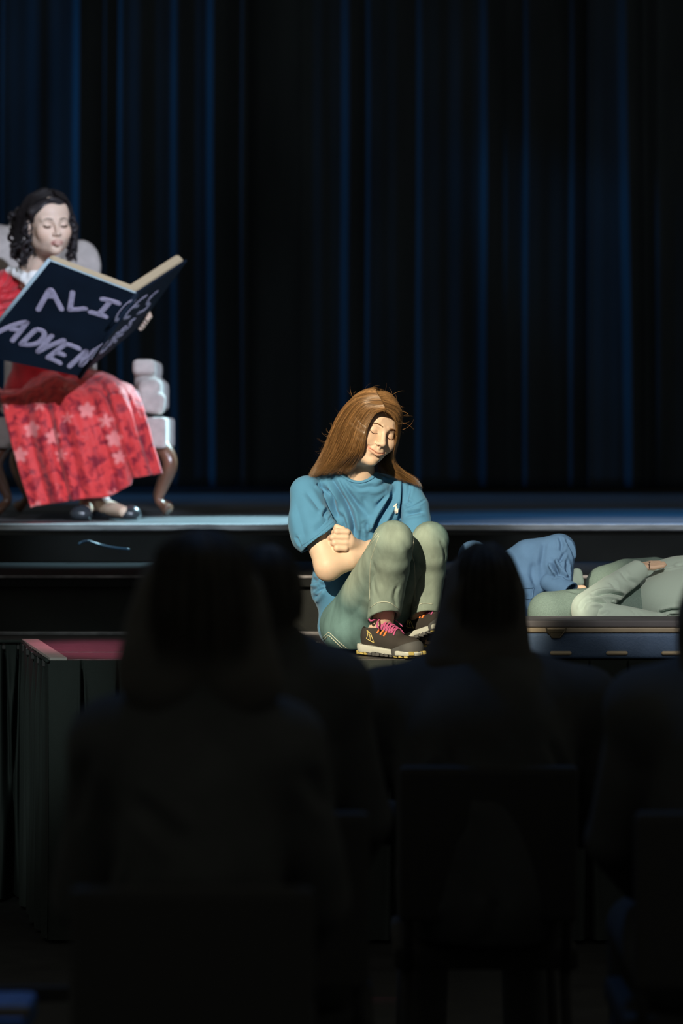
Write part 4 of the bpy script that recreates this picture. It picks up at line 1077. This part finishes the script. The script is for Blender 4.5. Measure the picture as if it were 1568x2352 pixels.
# sides and back of the skirt so that it is a closed hanging tube
Bk = np.zeros((60, nv, 3)); W_ = np.linspace(0, 1, 60)
for j in range(nv):
    a, b = G[-1, j], G[0, j]; m = a[None] * (1 - W_[:, None]) + b[None] * W_[:, None]
    m[:, 1] += .10 * np.sin(math.pi * W_) * np.clip((vv[j] - .1) * 3, 0, 1); m[:, 2] -= .13 * np.sin(math.pi * W_) ** .5 * (1 - np.clip((vv[j] - .3) / .12, 0, 1)); m[:, 2] += .02 * vv[j] * np.sin(math.pi * W_)
    Bk[:, j] = m
V = np.vstack([V, Bk.reshape(-1, 3)]); i = nu * nv + np.arange(59)[:, None] * nv + np.arange(nv - 1)[None]
q = np.vstack([q, np.stack([i, i + nv, i + nv + 1, i + 1], -1).reshape(-1, 4)])
V = wobble(V, normals(V, q), .004, 40, 6)
sk = mesh_obj('skirt', V, q, 'red_dress', lady); sm = sk.modifiers.new('cloth', 'SOLIDIFY'); sm.thickness = .004

# ---- curled hair
Wh = lambda p: w_R @ (np.array(p) * w_s) + w_c
F = Field(w_c - (.2, .2, .28), w_c + (.2, .2, .2), .003)
F.ell(Wh((0, -.020, .036)), np.array((.081, .098, .086)) * w_s, 0, rot=w_R)
F.ell(Wh((.008, .092, -.030)), np.array((.058, .078, .102)) * w_s, .008, 'sub', rot=w_R)
F.cap(Wh((.012, .064, .088)), Wh((.070, .030, .045)), .014, .018, .015).cap(Wh((-.005, .066, .088)), Wh((-.070, .030, .040)), .012, .016, .015)
rr = random.Random(6)
curl = MB()
def lock(a, b, rad, turns, th, ph=0):
    """one hanging ringlet"""
    a, b = np.array(a), np.array(b); t = np.linspace(0, 1, int(turns * 12)); ax_ = (b - a) / np.linalg.norm(b - a)
    u = np.cross(ax_, (0, 1, .3)); u /= np.linalg.norm(u); v = np.cross(ax_, u)
    env = np.sin(np.clip(t * 3, 0, 1) * 1.57) * (1 - .3 * t)
    pts = a + (b - a) * t[:, None] + (u * np.cos(t * turns * 6.28 + ph)[:, None] + v * np.sin(t * turns * 6.28 + ph)[:, None]) * (rad * env)[:, None]
    return pts
ends = [((36, 500), (30, 548), 11.78), ((28, 520), (40, 600), 11.82), ((45, 520), (52, 615), 11.74), ((58, 510), (64, 600), 11.70), ((66, 520), (72, 590), 11.70), ((40, 560), (28, 590), 11.80),
        ((50, 490), (22, 495), 11.80), ((46, 480), (30, 515), 11.80), ((60, 560), (50, 612), 11.76), ((70, 480), (66, 545), 11.68), ((52, 540), (36, 575), 11.76), ((30, 560), (56, 604), 11.80),
        ((166, 505), (170, 560), 11.74), ((168, 540), (168, 598), 11.76), ((164, 560), (158, 600), 11.78), ((160, 490), (170, 530), 11.74), ((62, 470), (40, 500), 11.76)]
LK = []
for (a, b, D_) in ends:
    for k in range(5):
        p0 = P(a[0] + rr.uniform(-6, 6), a[1] + rr.uniform(-4, 4), D_ + rr.uniform(-.03, .03)); p1 = P(b[0] + rr.uniform(-5, 5), b[1] + rr.uniform(-8, 6), D_ + rr.uniform(-.04, .03))
        LK.append((lock(p0, p1, rr.uniform(.010, .016), rr.uniform(1.6, 2.6), 1, rr.random() * 6.28), rr.uniform(.005, .008)))
for pts, th in LK:
    k = len(pts); curl.tube(pts, th * (1 - .6 * np.linspace(0, 1, k) ** 2), 7)
V, Fc = F.mesh(1); V = wobble(V, normals(V, Fc), .0035, 95, 2)
cv = np.vstack(curl.v)
n0 = len(V); tri = [tuple(int(i) for i in q) for q in Fc] + [tuple(i + n0 for i in q) for q in curl.f]
hr = mesh_obj('hair', np.vstack([V, cv]), tri, 'black_hair', lady, tint=np.ones((n0 + len(cv), 3)))
gsl = [[Wh((.01, .060, .108)), Wh((.060, .038, .085)), Wh((.084, .002, .04)), Wh((.090, -.02, -.02)), Wh((.095, -.02, -.07))],
       [Wh((.01, .02, .125)), Wh((.06, .005, .10)), Wh((.092, -.03, .05)), Wh((.10, -.05, -.01)), Wh((.105, -.05, -.06))],
       [Wh((.0, -.04, .125)), Wh((.05, -.07, .10)), Wh((.085, -.08, .04)), Wh((.10, -.08, -.02)), Wh((.11, -.08, -.07))]]
gsr = [[Wh((-.01, .062, .106)), Wh((-.052, .046, .085)), Wh((-.078, .030, .04)), Wh((-.088, .0, -.02)), Wh((-.092, -.01, -.06))],
       [Wh((-.01, .02, .125)), Wh((-.06, .005, .10)), Wh((-.088, -.02, .04)), Wh((-.098, -.03, -.02)), Wh((-.10, -.03, -.08))]]
a1 = strands(gsl, 500, 11, .008, .0009, 16, wave=.004); a2 = strands(gsr, 260, 12, .006, .0009, 16, wave=.004)
V, Fc, T = join_parts([a1, a2]); mesh_obj('hair_strands', V, Fc, 'black_hair', hr, tint=T)

# ---- armchair
ch = thing('armchair', 'pale upholstered armchair with rounded back and brown cabriole legs under the woman in red', 'armchair', (P(190, 1100, 12.3)[0], 12.3, ZU))
def soft(name, fn, h=.005, m='upholstery', lo=None, hi=None, label=None, sm=2, parent=None):
    F = Field(lo, hi, h); fn(F); V, Fc = F.mesh(sm); return mesh_obj(name, V, Fc, m, parent or ch, label)
X0, X1 = P(-10, 1000, 12.05)[0], P(382, 1000, 12.05)[0]
zc = lambda y, D_: 1.53 - (y - 1000) / FPX * D_
soft('seat_rail', lambda F: F.box(((X0 + X1) / 2, 12.35, (zc(958, 12.05) + zc(1030, 12.05)) / 2), ((X1 - X0) / 2, .31, (zc(958, 12.05) - zc(1030, 12.05)) / 2), .015), lo=(X0 - .05, 11.95, 1.35), hi=(X1 + .05, 12.75, 1.75))
soft('seat_cushion', lambda F: F.box(((X0 + X1) / 2, 12.37, 1.665), ((X1 - X0) / 2 - .10, .29, .06), .045), lo=(X0 - .05, 11.98, 1.55), hi=(X1 + .05, 12.75, 1.78))
def armrest(sx):
    xa = X1 - .055 if sx > 0 else X0 + .055
    def fn(F):
        F.box((xa - .02 * sx, 12.38, 1.70), (.05, .28, .07), .03).box((xa - .045 * sx, 12.42, 1.765), (.042, .26, .07), .03, .02)
        F.box((xa - .045 * sx, 12.38, 1.815), (.048, .25, .034), .022, .012)
        F.box((xa - .01 * sx, 12.12, 1.665), (.055, .03, .045), .02, .01, rot=Matrix.Rotation(.12 * sx, 3, 'Y'))
    return soft('armrest', fn, lo=(xa - .2, 11.98, 1.55), hi=(xa + .2, 12.8, 2.0))
armrest(1); armrest(-1)
def back(F):
    F.box((-1.27, 12.66, 1.93), (.20, .05, .27), .045)
    F.ell(P(-10, 605, 12.62), (.17, .06, .17), .03).ell(P(186, 612, 12.62), (.086, .05, .115), .02)
    F.ell(P(90, 560, 12.68), (.15, .055, .17), .05)
soft('backrest', back, lo=(X0 - .1, 12.5, 1.6), hi=(X1 + .1, 12.85, 2.62))
def cabriole(p, sx, fy=-1):
    p = np.array(p)
    pts = catmull([p, p + (.030 * sx, .02 * fy, -.05), p + (.034 * sx, .025 * fy, -.10), p + (.006 * sx, .005 * fy, -.18), p + (-.012 * sx, 0, -.235), p + (.006 * sx, .012 * fy, -.265), p + (.030 * sx, .03 * fy, p[2] * 0 - .285)], 6)
    pts[:, 2] = p[2] + (pts[:, 2] - p[2]) * (p[2] - ZU - .030) / .285
    k = np.linspace(0, 1, len(pts)); r = np.interp(k, [0, .15, .35, .6, .8, .9, 1], [.036, .034, .030, .020, .017, .021, .026])
    m = MB().tube(pts, r, 14)
    return m
for sx, fy, x, y in ((1, -1, X1 - .025, 12.12), (-1, -1, X0 + .03, 12.12), (1, 1, X1 - .06, 12.60), (-1, 1, X0 + .06, 12.60)):
    cabriole((x, y, zc(1030, 12.05) + .01), sx, fy).build('leg', 'leg_wood', ch, smooth=True)
# ================================================================ performers lying on the right, the case in front of them
M['hoodie'] = mat('mint_fleece', (0.42, 0.52, 0.48), .95, sheen=.3, spec=.1, noise=(5, .92, (1, 1, 1)), bump=(500, .15, (1, 1, 1)))
M['blue_cotton'] = mat('blue_cotton', (0.070, 0.140, 0.27), .9, spec=.1, noise=(18, .85, (1, 1, 1)), bump=(500, .2, (1, 1, 1)))
M['denim_grey'] = mat('dark_grey_green_denim', (0.16, 0.225, 0.21), .92, spec=.1, noise=(260, .78, (1, 1, 1)), bump=(500, .4, (1, 1, 1)))
M['skin_plain'] = mat('skin_plain', (0.66, 0.46, 0.34), .5, spec=.3, sss=.1)
M['sock'] = mat('mint_sock', (0.45, 0.58, 0.52), .9)
M['hair_dark'] = mat('dark_hair', (0.03, 0.02, 0.015), .5)

def sculpt(name, fn, lo, hi, h, m, parent, folds=(), wob=(0, 0), sm=2, label=None, cut=None):
    F = Field(np.minimum(lo, hi), np.maximum(lo, hi), h); fn(F); V, Fc = F.mesh(sm); N = normals(V, Fc)
    if folds:
        t = bvh(V, Fc)
        for pix, dp, wd in folds: V = fold(V, N, trace(t, pix), dp, wd)
    if wob[0]: V = wobble(V, N, *wob)
    return mesh_obj(name, V, Fc, m, parent, label)

fz = lambda p, z: np.array([p[0], p[1], ZP + z])
# -- mint hoodie
hd = thing('person', 'person in a mint green hoodie lying behind the blue case, hand on belly', 'person', P(1500, 1480, 9.4))
E1, W1 = P(1352, 1396, 9.12), P(1464, 1310, 9.27)
def f(F):
    F.ell(P(1545, 1392, 9.33), (.135, .15, .115), 0).cap(P(1560, 1385, 9.36), P(1760, 1385, 9.42), .11, .12, .05)
    F.ell(P(1580, 1335, 9.50), (.16, .09, .085), .04)
    F.cap(E1 + (.01, 0, -.02), P(1640, 1478, 9.04), .046, .056, .02)
    F.cap(P(1760, 1400, 9.2), P(1760, 1380, 9.6), .09, .08, .05)
    F.half((0, 0, ZP + .004), (0, 0, -1))
def g(F):
    F.chain([E1, P(1405, 1352, 9.19), W1], [.050, .043, .032], .02).ell(P(1346, 1410, 9.11), (.040, .05, .05), .02)
    F.half((0, 0, ZP + .004), (0, 0, -1))
    d = W1 - E1; d /= np.linalg.norm(d); F.half(W1 + d * .03, d)
    F.cap(W1, W1 + d * .08, .026, .028, .002, 'sub')
h1 = sculpt('hoodie', f, P(1300, 1520, 8.9), P(1960, 1250, 9.9), .0045, 'hoodie', hd,
       [([(1568, 1298), (1540, 1304), (1500, 1312), (1470, 1330)], .012, .008), ([(1450, 1400), (1462, 1412), (1468, 1422)], .005, .008), ([(1400, 1402), (1378, 1415)], .006, .007), ([(1568, 1400), (1540, 1402), (1512, 1409)], .020, .0045), ([(1568, 1408), (1530, 1414), (1505, 1414)], .004, .006)], (.0025, 22, 3))
s1_ = sculpt('hoodie_sleeve', g, P(1290, 1480, 8.95), P(1510, 1260, 9.45), .003, 'hoodie', h1,
       [([(1362, 1368), (1395, 1362), (1425, 1368), (1440, 1380)], .016, .006), ([(1352, 1382), (1375, 1382), (1398, 1402)], .014, .006), ([(1402, 1388), (1412, 1396), (1415, 1404)], .012, .006), ([(1400, 1335), (1410, 1345), (1412, 1360)], .005, .008), ([(1425, 1310), (1440, 1330), (1462, 1340)], .006, .008), ([(1335, 1405), (1345, 1385), (1365, 1370)], .006, .007)], (.003, 30, 4))
def f(F):
    F.ell(P(1478, 1303, 9.28), (.024, .022, .011), 0).cap(W1 - (.03, .01, .02), P(1470, 1306, 9.28), .022, .018, .01)
    for i, (x1, y1, x2, y2, D_) in enumerate([(1500, 1304, 1523, 1300, 9.27), (1502, 1299, 1526, 1297, 9.285), (1500, 1296, 1524, 1294, 9.30), (1494, 1294, 1514, 1292, 9.315)]):
        F.chain([P(1478, 1303 - 2 * i, D_), P(x1, y1, D_), P(x2, y2, D_)], [.0095, .0085, .0070], .004)
    F.chain([P(1476, 1309, 9.262), P(1468, 1314, 9.255), P(1462, 1318, 9.26)], [.010, .009, .007], .004)
def f2(F):
    f(F)
    F.cap(P(1700, 1410, 9.3), P(1500, 1400, 9.36), .07, .07, .02)
    F.cap(P(1760, 1400, 9.34), P(1830, 1395, 9.36), .045, .045, .02).ell(P(1890, 1390, 9.36), (.10, .075, .082), .02)
sculpt('body', f2, P(1430, 1470, 9.0), P(1980, 1270, 9.6), .003, 'skin_plain', hd)
sculpt('hair', lambda F: F.ell(P(1905, 1392, 9.37), (.10, .085, .088), 0).ell(P(1860, 1340, 9.28), (.09, .07, .07), .01, 'sub'), P(1780, 1500, 9.1), P(2010, 1260, 9.6), .005, 'hair_dark', hd)
rg = P(1491, 1298, 9.262)
MB().tube([rg + (0, .009 * math.cos(a), .009 * math.sin(a)) for a in np.linspace(0, 6.28, 18)], .0014, 6, caps=False).ell if False else None
MB().tube([rg + (.001 * math.cos(a), .010 * math.cos(a), .010 * math.sin(a)) for a in np.linspace(0, 6.28, 18)], .0011, 6, caps=False).box(rg + (0, -.004, .010), (.006, .005, .003)).build('ring', 'brow_dark', hd, 'small dark ring')
def f(F):
    F.chain([P(1470, 1405, 9.34), P(1350, 1402, 9.25), P(1258, 1404, 9.18)], [.092, .072, .062], .02)
    F.chain([P(1500, 1340, 9.55), P(1440, 1336, 9.62), P(1392, 1342, 9.66)], [.088, .076, .064], .02)
    F.chain([P(1258, 1410, 9.18), P(1330, 1425, 9.35), P(1420, 1420, 9.55)], [.058, .045, .038], .02)
    F.chain([P(1385, 1352, 9.66), P(1450, 1390, 9.75)], [.058, .045], .02)
    F.half((0, 0, ZP + .004), (0, 0, -1))
sculpt('jeans', f, P(1180, 1500, 8.95), P(1600, 1240, 9.9), .004, 'denim_grey', hd, [([(1300, 1356), (1330, 1362), (1352, 1356)], .003, .008)], (.002, 26, 5))

# -- blue trousers
bl = thing('person', 'person in loose blue cotton trousers lying curled up with one knee raised', 'person', P(1150, 1480, 9.5))
KB = P(1284, 1262, 9.50)
def f(F):
    F.ell(P(1175, 1375, 9.52), (.12, .13, .11), 0).chain([P(1160, 1335, 9.54), P(1215, 1285, 9.52), KB], [.085, .066, .050], .03)
    F.ell(P(1240, 1320, 9.50), (.075, .05, .09), .03).chain([KB, P(1284, 1310, 9.46), P(1284, 1345, 9.43)], [.049, .045, .042], .02)
    F.chain([P(1130, 1360, 9.6), P(1095, 1300, 9.62), P(1086, 1276, 9.62)], [.09, .060, .042], .03).chain([P(1086, 1276, 9.62), P(1080, 1400, 9.70)], [.042, .045], .02)
    F.half((0, 0, ZP + .004), (0, 0, -1))
tb = sculpt('trousers', f, P(1030, 1500, 9.2), P(1360, 1200, 9.85), .003, 'blue_cotton', bl,
       [([(1268, 1288), (1274, 1302), (1286, 1320)], .022, .006), ([(1300, 1240), (1312, 1262), (1317, 1290)], .014, .006), ([(1302, 1290), (1300, 1310), (1306, 1325)], .018, .005), ([(1250, 1245), (1246, 1275), (1240, 1305)], .006, .008),
        ([(1262, 1326), (1285, 1320), (1305, 1330)], .008, .005), ([(1225, 1290), (1222, 1320), (1230, 1345)], .006, .009), ([(1240, 1372), (1262, 1355), (1275, 1335)], .007, .008), ([(1285, 1232), (1290, 1250), (1288, 1268)], .008, .006), ([(1298, 1268), (1288, 1285), (1280, 1292)], .008, .005)], (.004, 30, 2))
def f(F):
    a_, b_ = P(1262, 1338, 9.44), P(1308, 1362, 9.39); d = (b_ - a_) / np.linalg.norm(b_ - a_)
    F.chain([a_, b_ + d * .04], [.030, .043], .01).half(b_, d + (0, 0, -.15)); F.cap(a_ + d * .02, b_ + d * .06, .022, .036, .003, 'sub').half((0, 0, ZP + .004), (0, 0, -1))
sculpt('cuff', f, P(1225, 1420, 9.28), P(1350, 1300, 9.55), .0025, 'blue_cotton', tb, (), (.002, 40, 1))
pt = MB(); tr = bvh([v.co for v in tb.data.vertices], [list(p.vertices) for p in tb.data.polygons])
l_ = trace(tr, [(1198, 1352), (1224, 1350)], .002); l2 = trace(tr, [(1224, 1350), (1220, 1376)], .002); l3 = trace(tr, [(1220, 1376), (1198, 1374)], .002)
for l in (l_, l2, l3):
    if len(l) > 1: pt.tube(l, .0022, 5)
if pt.v: pt.build('pocket_edge', 'blue_cotton', tb, smooth=True)
def f(F):
    F.chain([P(1284, 1360, 9.43), P(1312, 1357, 9.44), P(1338, 1354, 9.46)], [.022, .018, .014], .01)
    F.cap(P(1310, 1357, 9.44), P(1336, 1350, 9.46), .010, .008, .006)
    F.cap(P(1150, 1410, 9.46), P(1128, 1425, 9.10), .06, .07, .02).cap(P(1124, 1432, 9.04), P(1126, 1438, 8.97), .04, .045, .02).ell(P(1128, 1442, 8.91), (.068, .085, .078), .02)
sculpt('body', f, P(1020, 1515, 8.72), P(1360, 1290, 9.7), .004, 'skin_plain', bl)
def f(F):
    F.cap(P(1150, 1412, 9.46), P(1128, 1425, 9.10), .085, .09, 0); F.half((0, 0, ZP + .004), (0, 0, -1))
sculpt('shirt', f, P(1000, 1520, 8.85), P(1250, 1290, 9.7), .006, 'blue_cotton', bl, (), (.004, 24, 2))
sculpt('hair', lambda F: F.ell(P(1128, 1438, 8.912), (.074, .088, .084), 0).ell(P(1128, 1490, 8.83), (.05, .06, .05), .01, 'sub').half((0, 0, ZP + .004), (0, 0, -1)), P(1000, 1530, 8.70), P(1220, 1330, 9.05), .006, 'hair_dark', bl)
sculpt('sock', lambda F: F.chain([P(1312, 1348, 9.62), P(1324, 1318, 9.64), P(1330, 1338, 9.62)], [.020, .018, .016], .01), P(1290, 1380, 9.5), P(1360, 1290, 9.75), .0035, 'sock', bl)

# -- the blue case
M['case_blue'] = mat('case_blue', (0.085, 0.14, 0.26), .6, spec=.3, noise=(10, .75, (1, 1, 1)), bump=(160, .4, (1, 1, 1)))
M['case_top'] = mat('case_top', (0.10, 0.095, 0.11), .7, noise=(12, .8, (1, 1, 1)))
M['tan_trim'] = mat('tan_trim', (0.32, 0.26, 0.19), .5, noise=(10, .8, (1, 1, 1)))
M['tan_leather'] = mat('tan_leather', (0.55, 0.44, 0.30), .5)
M['brass'] = mat('dark_brass', (0.12, 0.10, 0.07), .4, metal=.7)
D0 = 8.765
cx0, cx1 = (1206 - 784) / FPX * D0, (1740 - 784) / FPX * D0
zt = lambda y: 1.53 - (y - 1000) / FPX * D0
cs = thing('case', 'long low blue case with tan trim and dark latches at the platform front', 'case', ((cx0 + cx1) / 2, D0 + .1, ZP))
cm = (cx0 + cx1) / 2; cw = cx1 - cx0
F = Field((cx0 - .02, D0 - .02, ZP - .01), (cx1 + .02, D0 + .26, .96), .003)
zb = ZP + .004
F.box((cm, D0 + .11, (zb + zt(1453)) / 2), (cw / 2, .11, (zt(1453) - zb) / 2), .012)
V, Fc = F.mesh(1)
mesh_obj('case_body', V, Fc, 'case_blue', cs)
box_obj('trim_band', (cm, D0 + .108, (zt(1441) + zt(1453)) / 2), (cw + .006, .224, zt(1441) - zt(1453) - .001), 'tan_trim', cs, bev=.003)
box_obj('lid', (cm, D0 + .110, (zt(1425) + zt(1441)) / 2), (cw, .218, zt(1425) - zt(1441) - .001), 'case_top', cs, bev=.005)
for px in (1276, 1640):
    x = (px - 784) / FPX * D0; l = MB()
    l.box((x, D0 - .008, zt(1449)), (.060, .006, .012), bev=.002).box((x, D0 - .007, zt(1458)), (.034, .006, .016), bev=.002)
    l.tube([(x - .030, D0 - .010, zt(1442)), (x - .026, D0 - .012, zt(1450)), (x - .012, D0 - .012, zt(1464)), (x + .012, D0 - .012, zt(1464)), (x + .026, D0 - .012, zt(1450)), (x + .030, D0 - .010, zt(1442))], .0028, 6)
    l.build('latch', 'brass', cs)
for px in (1287, 1416, 1543, 1670):
    x = (px - 784) / FPX * D0
    sculpt('leather_pull', lambda F: F.chain([(x - .027, D0 - .003, zt(1500)), (x + .027, D0 - .003, zt(1500))], [.0062, .0062], 0), (x - .05, D0 - .03, .86), (x + .05, D0 + .02, .92), .0015, 'tan_leather', cs)
# ================================================================ spectators in the dark, seen from behind
M['coat'] = mat('dark_coat', (0.044, 0.046, 0.045), .95, spec=.05, noise=(8, .7, (1, 1, 1)), bump=(200, .4, (1, 1, 1)))
M['aud_hair'] = mat('spectator_hair', (0.040, 0.038, 0.034), .7, spec=.1, attr=True)
M['aud_skin'] = mat('spectator_skin', (0.20, 0.13, 0.10), .7, spec=.1)
M['chair_black'] = mat('chair_black', (0.024, 0.024, 0.023), .8, spec=.1)
def spectator(label, D_, top, hx, hy, hw, half, shy, hair, slope=.5, sx=None, chair_label=''):
    """top/hx/hy: picture place of crown and head centre, hw: half width of the hair mass, half: half shoulder width (px), shy: shoulder height (px)"""
    p = FPX / D_; C = P(hx, hy, D_); hr_ = hw / p; ht = (hy - top) / p
    sx = hx if sx is None else sx
    t = thing('person', label, 'person', (P(sx, hy, D_)[0], D_, 0))
    hs = half / p; zsh = P(0, shy, D_)[2]; xs = P(sx, 0, D_)[0]; hz = .50
    A, B = np.array([xs - hs + .05, D_ + .01, zsh - .055]), np.array([xs + hs - .05, D_ + .01, zsh - .055])
    lo = np.array([xs - hs - .12, D_ - .25, 0.0]); hi = np.array([xs + hs + .12, D_ + .75, C[2] + ht + .05])
    F = Field(lo, hi, .008)
    F.cap(C - (0, 0, .08), (xs, D_ + .01, zsh - .02), .052, .062, 0).ell(C + (0, .01, 0), (min(.075, hr_ * .86), .09, min(.11, ht * .9)), .02).ell(C + (0, .10, -.03), (.014, .02, .02), .015)
    for q in (-1, 1): F.ell(C + (q * min(.075, hr_ * .86), .01, -.02), (.012, .02, .028), .004)
    F.cap(A, B, .04, .04, .03).cap((xs, D_, zsh - .1), (xs, D_ - .02, hz + .05), .10, .10, .04)
    for q, S in ((-1, A), (1, B)):
        el = np.array([xs + q * (hs + .00), D_ + .10, zsh - .32]); F.chain([S, el, (xs + q * .10, D_ + .33, hz + .13)], [.04, .036, .026], .02)
        F.ell((xs + q * .09, D_ + .38, hz + .12), (.035, .045, .02), .01)
        for k in range(4): F.cap((xs + q * (.07 + .018 * k), D_ + .40, hz + .12), (xs + q * (.06 + .018 * k), D_ + .47, hz + .105), .009, .008, .004)
        F.cap((xs + q * .13, D_ + .36, hz + .12), (xs + q * .045, D_ + .41, hz + .125), .010, .009, .004)
        F.chain([(xs + q * .09, D_, hz), (xs + q * .12, D_ + .42, hz + .01), (xs + q * .12, D_ + .46, .08)], [.075, .055, .04], .02).cap((xs + q * .12, D_ + .44, .045), (xs + q * .13, D_ + .62, .035), .035, .03, .02)
    V, Fc = F.mesh(1); mesh_obj('body', V, Fc, 'aud_skin', t)
    F = Field(lo - .05, hi + .05, .008)
    nk = np.array([xs, D_ + .005, zsh + .02])
    F.cap(A, B, .062, .062, 0).cap(nk, A, .055, .062, .05).cap(nk, B, .055, .062, .05).cap((xs, D_, zsh - .13), (xs, D_ - .02, hz + .04), hs * .72, hs * .70, .06)
    for q, S in ((-1, A), (1, B)):
        el = np.array([xs + q * (hs + .005), D_ + .10, zsh - .32]); F.chain([S, el, (xs + q * .13, D_ + .29, hz + .13)], [.064, .058, .045], .03)
    F.half((0, 0, hz - .06), (0, 0, -1))
    V, Fc = F.mesh(2); N = normals(V, Fc); rs = np.random.RandomState(int(hx))
    for k in range(9):
        a = np.array([xs + rs.uniform(-hs, hs), D_ - .15, zsh - rs.uniform(.05, .5)]); b = a + (rs.uniform(-.1, .1), 0, -rs.uniform(.05, .2))
        tr_ = bvh(V, Fc); pts = []
        for w_ in np.linspace(0, 1, 6):
            o = a * (1 - w_) + b * w_; r = tr_.ray_cast(Vector((o[0], D_ - .5, o[2])), Vector((0, 1, 0)))
            if r[0]: pts.append(np.array(r[0]))
        V = fold(V, N, pts, .010, .015)
    coat = mesh_obj('coat', wobble(V, N, .005, 20, int(hx)), Fc, 'coat', t)
    F = Field(lo - .05, hi + .05, .006)
    for q, in ((-1,), (1,)): F.chain([(xs + q * .09, D_, hz), (xs + q * .12, D_ + .42, hz + .01), (xs + q * .12, D_ + .46, .10)], [.085, .066, .052], .03)
    V, Fc = F.mesh(1); mesh_obj('trousers', V, Fc, 'coat', t)
    for q in (-1, 1):
        F = Field((xs + q * .125 - .08, D_ + .34, 0), (xs + q * .125 + .08, D_ + .74, .16), .005)
        F.cap((xs + q * .12, D_ + .43, .05), (xs + q * .13, D_ + .63, .035), .045, .042, 0).cap((xs + q * .12, D_ + .44, .06), (xs + q * .12, D_ + .45, .12), .042, .046, .01).half((0, 0, .006), (0, 0, -1))
        V, Fc = F.mesh(1); mesh_obj('shoe', V, Fc, 'chair_black', t)
    F = Field(lo - .08, hi + .12, .006)
    F.ell(C + (0, -.005, 0), (hr_, .105, ht), 0)
    for (a, b, r0, r1) in hair:
        F.cap(P(*a, D_ - .02), P(*b, D_ - .03), r0 / p, r1 / p, .03, squash=((0, 1, 0), .7))
    F.ell(C + (0, .16, -.05), (hr_ * .7, .12, ht * .8), .02, 'sub')
    V, Fc = F.mesh(2); base = (wobble(V, normals(V, Fc), .003, 60, 3), Fc, np.ones((len(V), 3)))
    gs = [[C + (math.cos(a) * .02, math.sin(a) * .02, ht), C + (math.cos(a) * hr_ * .8, math.sin(a) * .09 - .005, ht * .68), C + (math.cos(a) * hr_ * 1.03, math.sin(a) * .108 - .005, 0), C + (math.cos(a) * hr_ * 1.0, math.sin(a) * .10 - .01, -ht * .95)] for a in np.linspace(-math.pi * 1.05, .05 * math.pi, 9)]
    sV, sF, sT = strands(gs, 700, int(hx), .006, .0008, 12)
    V, Fc, T = join_parts([base, (sV, sF, sT)]); mesh_obj('hair', V, Fc, 'aud_hair', t, tint=T)
    chair = thing('chair', chair_label, 'chair', (xs, D_, 0), 'chairs of the spectators')
    box_obj('seat', (xs, D_ + .12, .40), (.40, .44, .05), 'chair_black', chair, bev=.015)
    MB().box((xs, D_ - .175, .66), (.38, .035, .34), Matrix.Rotation(.10, 3, 'X'), .015).build('backrest', 'chair_black', chair)
    for a in (-1, 1):
        for b_ in (-.10, .33): MB().tube([(xs + a * .17, D_ + b_ + .02, .39), (xs + a * .18, D_ + b_, .0)], .012, 8).build('leg', 'chair_black', chair, smooth=True)
        MB().tube([(xs + a * .17, D_ - .12, .38), (xs + a * .17, D_ - .165, .56)], .011, 8).build('back_support', 'chair_black', chair, smooth=True)
    return t
spectator('spectator with wide bushy hair in a dark coat, nearest of the black silhouettes', 4.70, 1216, 462, 1372, 128, 262, 1630,
          [((400, 1370), (372, 1560), 90, 96), ((540, 1380), (560, 1560), 70, 90), ((360, 1450), (350, 1520), 74, 78)], sx=455, chair_label='black chair under the spectator with wide bushy hair')
spectator('spectator silhouette with bobbed hair, half hidden behind the bushy-haired one', 5.60, 1252, 606, 1350, 82, 205, 1512,
          [((600, 1360), (590, 1500), 80, 70)], sx=620, chair_label='black chair under the spectator with bobbed hair')
spectator('spectator silhouette with long straight hair, hiding the feet of the curled-up girl', 6.35, 1246, 1112, 1352, 80, 288, 1556,
          [((1105, 1360), (1082, 1520), 84, 108), ((1135, 1370), (1148, 1530), 66, 78)], sx=1112, chair_label='black chair under the long-haired spectator')
spectator('dark spectator cut off by the picture edge in front of the mint hoodie', 5.60, 1310, 1634, 1420, 72, 240, 1562,
          [((1630, 1430), (1628, 1560), 70, 70)], sx=1660, chair_label='black chair of the spectator at the picture edge')
# low bench at the lower left
M['bench_blue'] = mat('bench_blue', (0.05, 0.11, 0.24), .8, noise=(30, .7, (1, 1, 1)))
M['bench_wood'] = mat('bench_wood', (0.11, 0.095, 0.08), .7, noise=(10, .7, (6, 1, 1)))
bx1 = (68 - 784) / FPX * 5.1
bn = thing('bench', 'low bench with a brown board and blue cushion in the dark corner', 'bench', (bx1 - .4, 5.3, 0))
zz = lambda y, D_: 1.53 - (y - 1000) / FPX * D_
box_obj('backboard', (bx1 - .38, 5.40, zz(2282, 5.4)), (.84, .02, .028), 'chair_black', bn, bev=.003)
box_obj('board', (bx1 - .40, 5.10, zz(2323, 5.1)), (.80, .02, .018), 'bench_wood', bn, bev=.003)
box_obj('cushion', (bx1 - .405, 5.24, zz(2350, 5.1) - .02), (.78, .27, .05), 'bench_blue', bn, bev=.012)
for q in (-.76, -.04):
    for y in (5.13, 5.38): box_obj('leg', (bx1 + q, y, .20), (.04, .04, .42), 'chair_black', bn)
